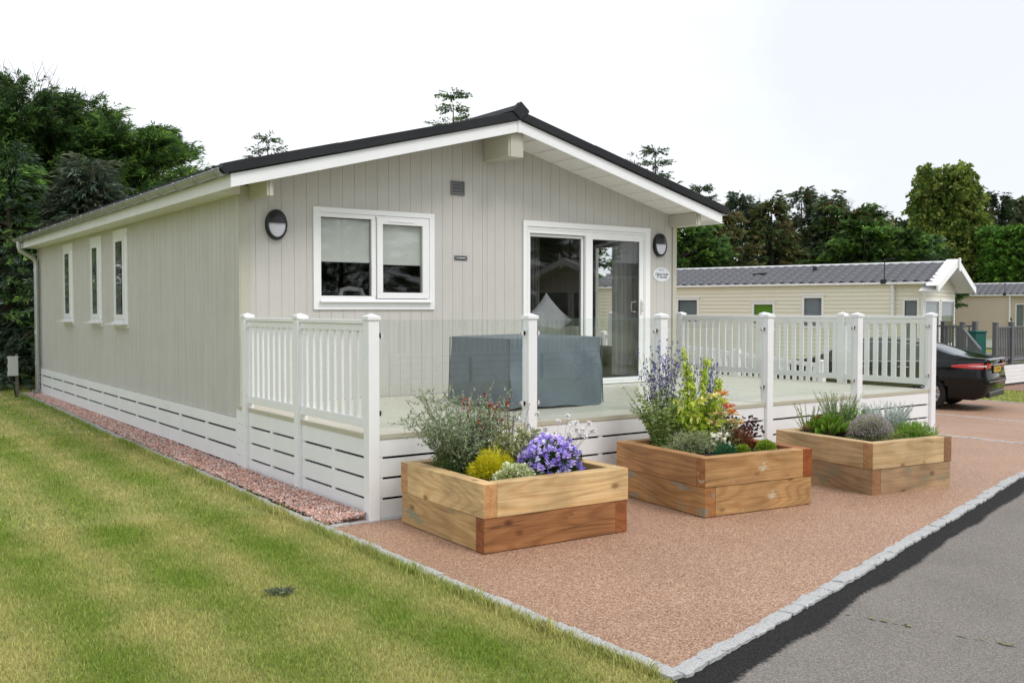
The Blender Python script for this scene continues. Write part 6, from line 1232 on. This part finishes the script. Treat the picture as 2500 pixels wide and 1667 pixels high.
# belt of trees behind the caravans
belt=[('cypress_tree',1570,40,5.9,1.7,'cypress',YG+DG,'bright green cypress beside the lodge corner trim',1500,None),
('pine_tree',1660,50,7.3,2.8,'open',[(.10,.095,.035),(.075,.08,.03),(.09,.065,.03),(.05,.07,.025)],'olive brown pine with bare branches next to the lodge corner',1500,None),
('spruce_tree',1700,56,8.6,2.6,'spruce',BG+[(.04,.06,.025)],'blue green spruce with spiky top right of the eaves',1300,8),
('spruce_tree',1770,55,8.2,2.6,'spruce',BR,'brown tinged spruce in the tree belt',1300,5),
('spruce_tree',1838,57,8.9,2.3,'spruce',BG+BR,'pointed spruce with grey green top in the tree belt',1200,4),
('spruce_tree',1905,56,8.4,2.4,'spruce',BG+BR,'spruce with a forked bare leader in the tree belt',1200,6),
('spruce_tree',1945,55,7.3,2.6,'cypress',BR+DG,'shaggy dark conifer left of the pale weeping tree',1100,None),
('birch_tree',2005,66,8.5,2.2,'broad',[(.17,.18,.09),(.13,.14,.07),(.20,.19,.11)],'pale wispy weeping tree behind the green hedge conifers',650,14),
('cypress_tree',1985,52,6.3,1.9,'cypress',DG+YG,'rounded green cypress behind the aerial, left of a pair',1500,None),
('cypress_tree',2050,53,6.2,1.9,'cypress',YG+DG,'rounded green cypress behind the caravan gable, right of a pair',1500,None),
('cypress_tree',2095,56,6.0,1.8,'cypress',DG+[(.09,.12,.07)],'grey green conifer at the foot of the tall broadleaved tree',1200,None),
('lime_tree',2168,76,12.7,3.6,'broad',[(.13,.17,.03),(.09,.14,.025),(.17,.20,.045),(.06,.10,.02)],'tall yellow green broadleaved tree standing above the belt',3800,None),
('spruce_tree',2238,80,10.8,2.3,'spruce',BR,'red brown conifer right of the tall broadleaved tree',1100,None),
('spruce_tree',2290,84,11.2,2.3,'spruce',[(.018,.028,.014),(.028,.04,.018)],'near black pointed spruce at the right',1200,None),
('birch_tree',2335,86,11.4,2.6,'broad',[(.10,.12,.06),(.08,.10,.045)],'feathery grey green tree near the right edge',1000,None),
('pine_tree',2385,88,10.4,3.0,'cypress',BR,'olive conifer at the right edge',1300,None),
('hedge_tree',2405,76,7.5,5.6,'block',[(.075,.16,.02),(.10,.19,.03),(.05,.12,.018)],'clipped flat topped green cypress hedge at the right edge',6500,None)]
for i,(nm,px_,d_,h_,w_,kd,pal,lb,n_,tp) in enumerate(belt):
    tree(nm,*P_at(px_,d_),-.5,h_,w_,kd,pal,lb,n=n_,k=14 if kd!='broad' else 16,ls=.30 if kd!='broad' else .30,lw=.095 if kd!='broad' else .22,base=.03,tips=tp,seedoff=i*1.3,trunk_r=.2)
for i,(px_,d_) in enumerate(((1600,68),(1690,70),(1790,68),(1890,70),(1990,70),(2080,84),(2200,88),(2270,92),(2340,94),(2420,90))):
    tree('conifer',*P_at(px_,d_),-.5,7.2+(1.2 if px_>2050 else 0)+(i%3)*.3,3.6,'cypress',[(.012,.022,.008),(.02,.032,.012)],'dark conifer filling the back of the tree belt',n=650,k=12,ls=.5,lw=.2,base=0,group='dark back row of the tree belt',seedoff=i)
# trees across the road (only their reflections show)
for i,(x,y) in enumerate(((-6,-30),(-1,-31),(5,-30),(11,-32),(17,-30),(24,-31),(31,-30))):
    dup(lt,(x,y,-.1),i*1.1,'cypress standing behind the caravans across the road',scale=(1.1,1.1,.95+.12*(i%3)))['group']='trees across the road'

for i,(x,y) in enumerate(((-2.6,26),(-5.6,28),(-8.8,27),(-12,24))):
    dup(lt,(x,y,-.1),i*1.7+.5,['cypress just outside the left edge, nearest the lodge','cypress outside the left edge, second from the lodge','cypress outside the left edge, third from the lodge','cypress outside the left edge, farthest from the lodge'][i])

for nm,k in (('thrift',1.28),('variegated_wallflower',1.22),('viola',1.10),('variegated_mound',1.12),('golden_cypress',1.05),('pieris',1.35),('low_euonymus',1.12),('white_candytuft',1.2),('dark_sorrel',1.2),('bronze_heather',1.05),('bergenia',1.12),('rosemary',1.12),('curry_plant',1.22),('thyme_dome',1.06),('green_heather',1.08),('leafy_perennial',1.15)):
    for o in bpy.data.objects:
        if o.parent is None and o.name.split('.')[0]==nm: o.scale=(k,k,k)

rv=empty('veranda_railing',(6.5,-11.6,0),label='white railing of the veranda across the road',cat='railing')
for i in range(7): b=MB(); x=-6+i*2.0; b.box(x-.05,x+.05,-.05,.05,0,1.5); b.build('post',pvc,rv)
for i in range(6):
    x=-6+i*2.0; b=MB(); b.box(x+.051,x+1.949,-.03,.03,1.38,1.45); b.box(x+.051,x+1.949,-.02,.02,.62,.69)
    for k in range(13): b.box(x+.10+k*.14,x+.165+k*.14,-.012,.012,.691,1.379)
    b.build('rail_panel',pvc,rv)
b=MB(); 
for k in range(4): b.box(-6,6,.03,.05,.01+k*.15,.14+k*.15)
b.build('skirt',pvc2,rv)
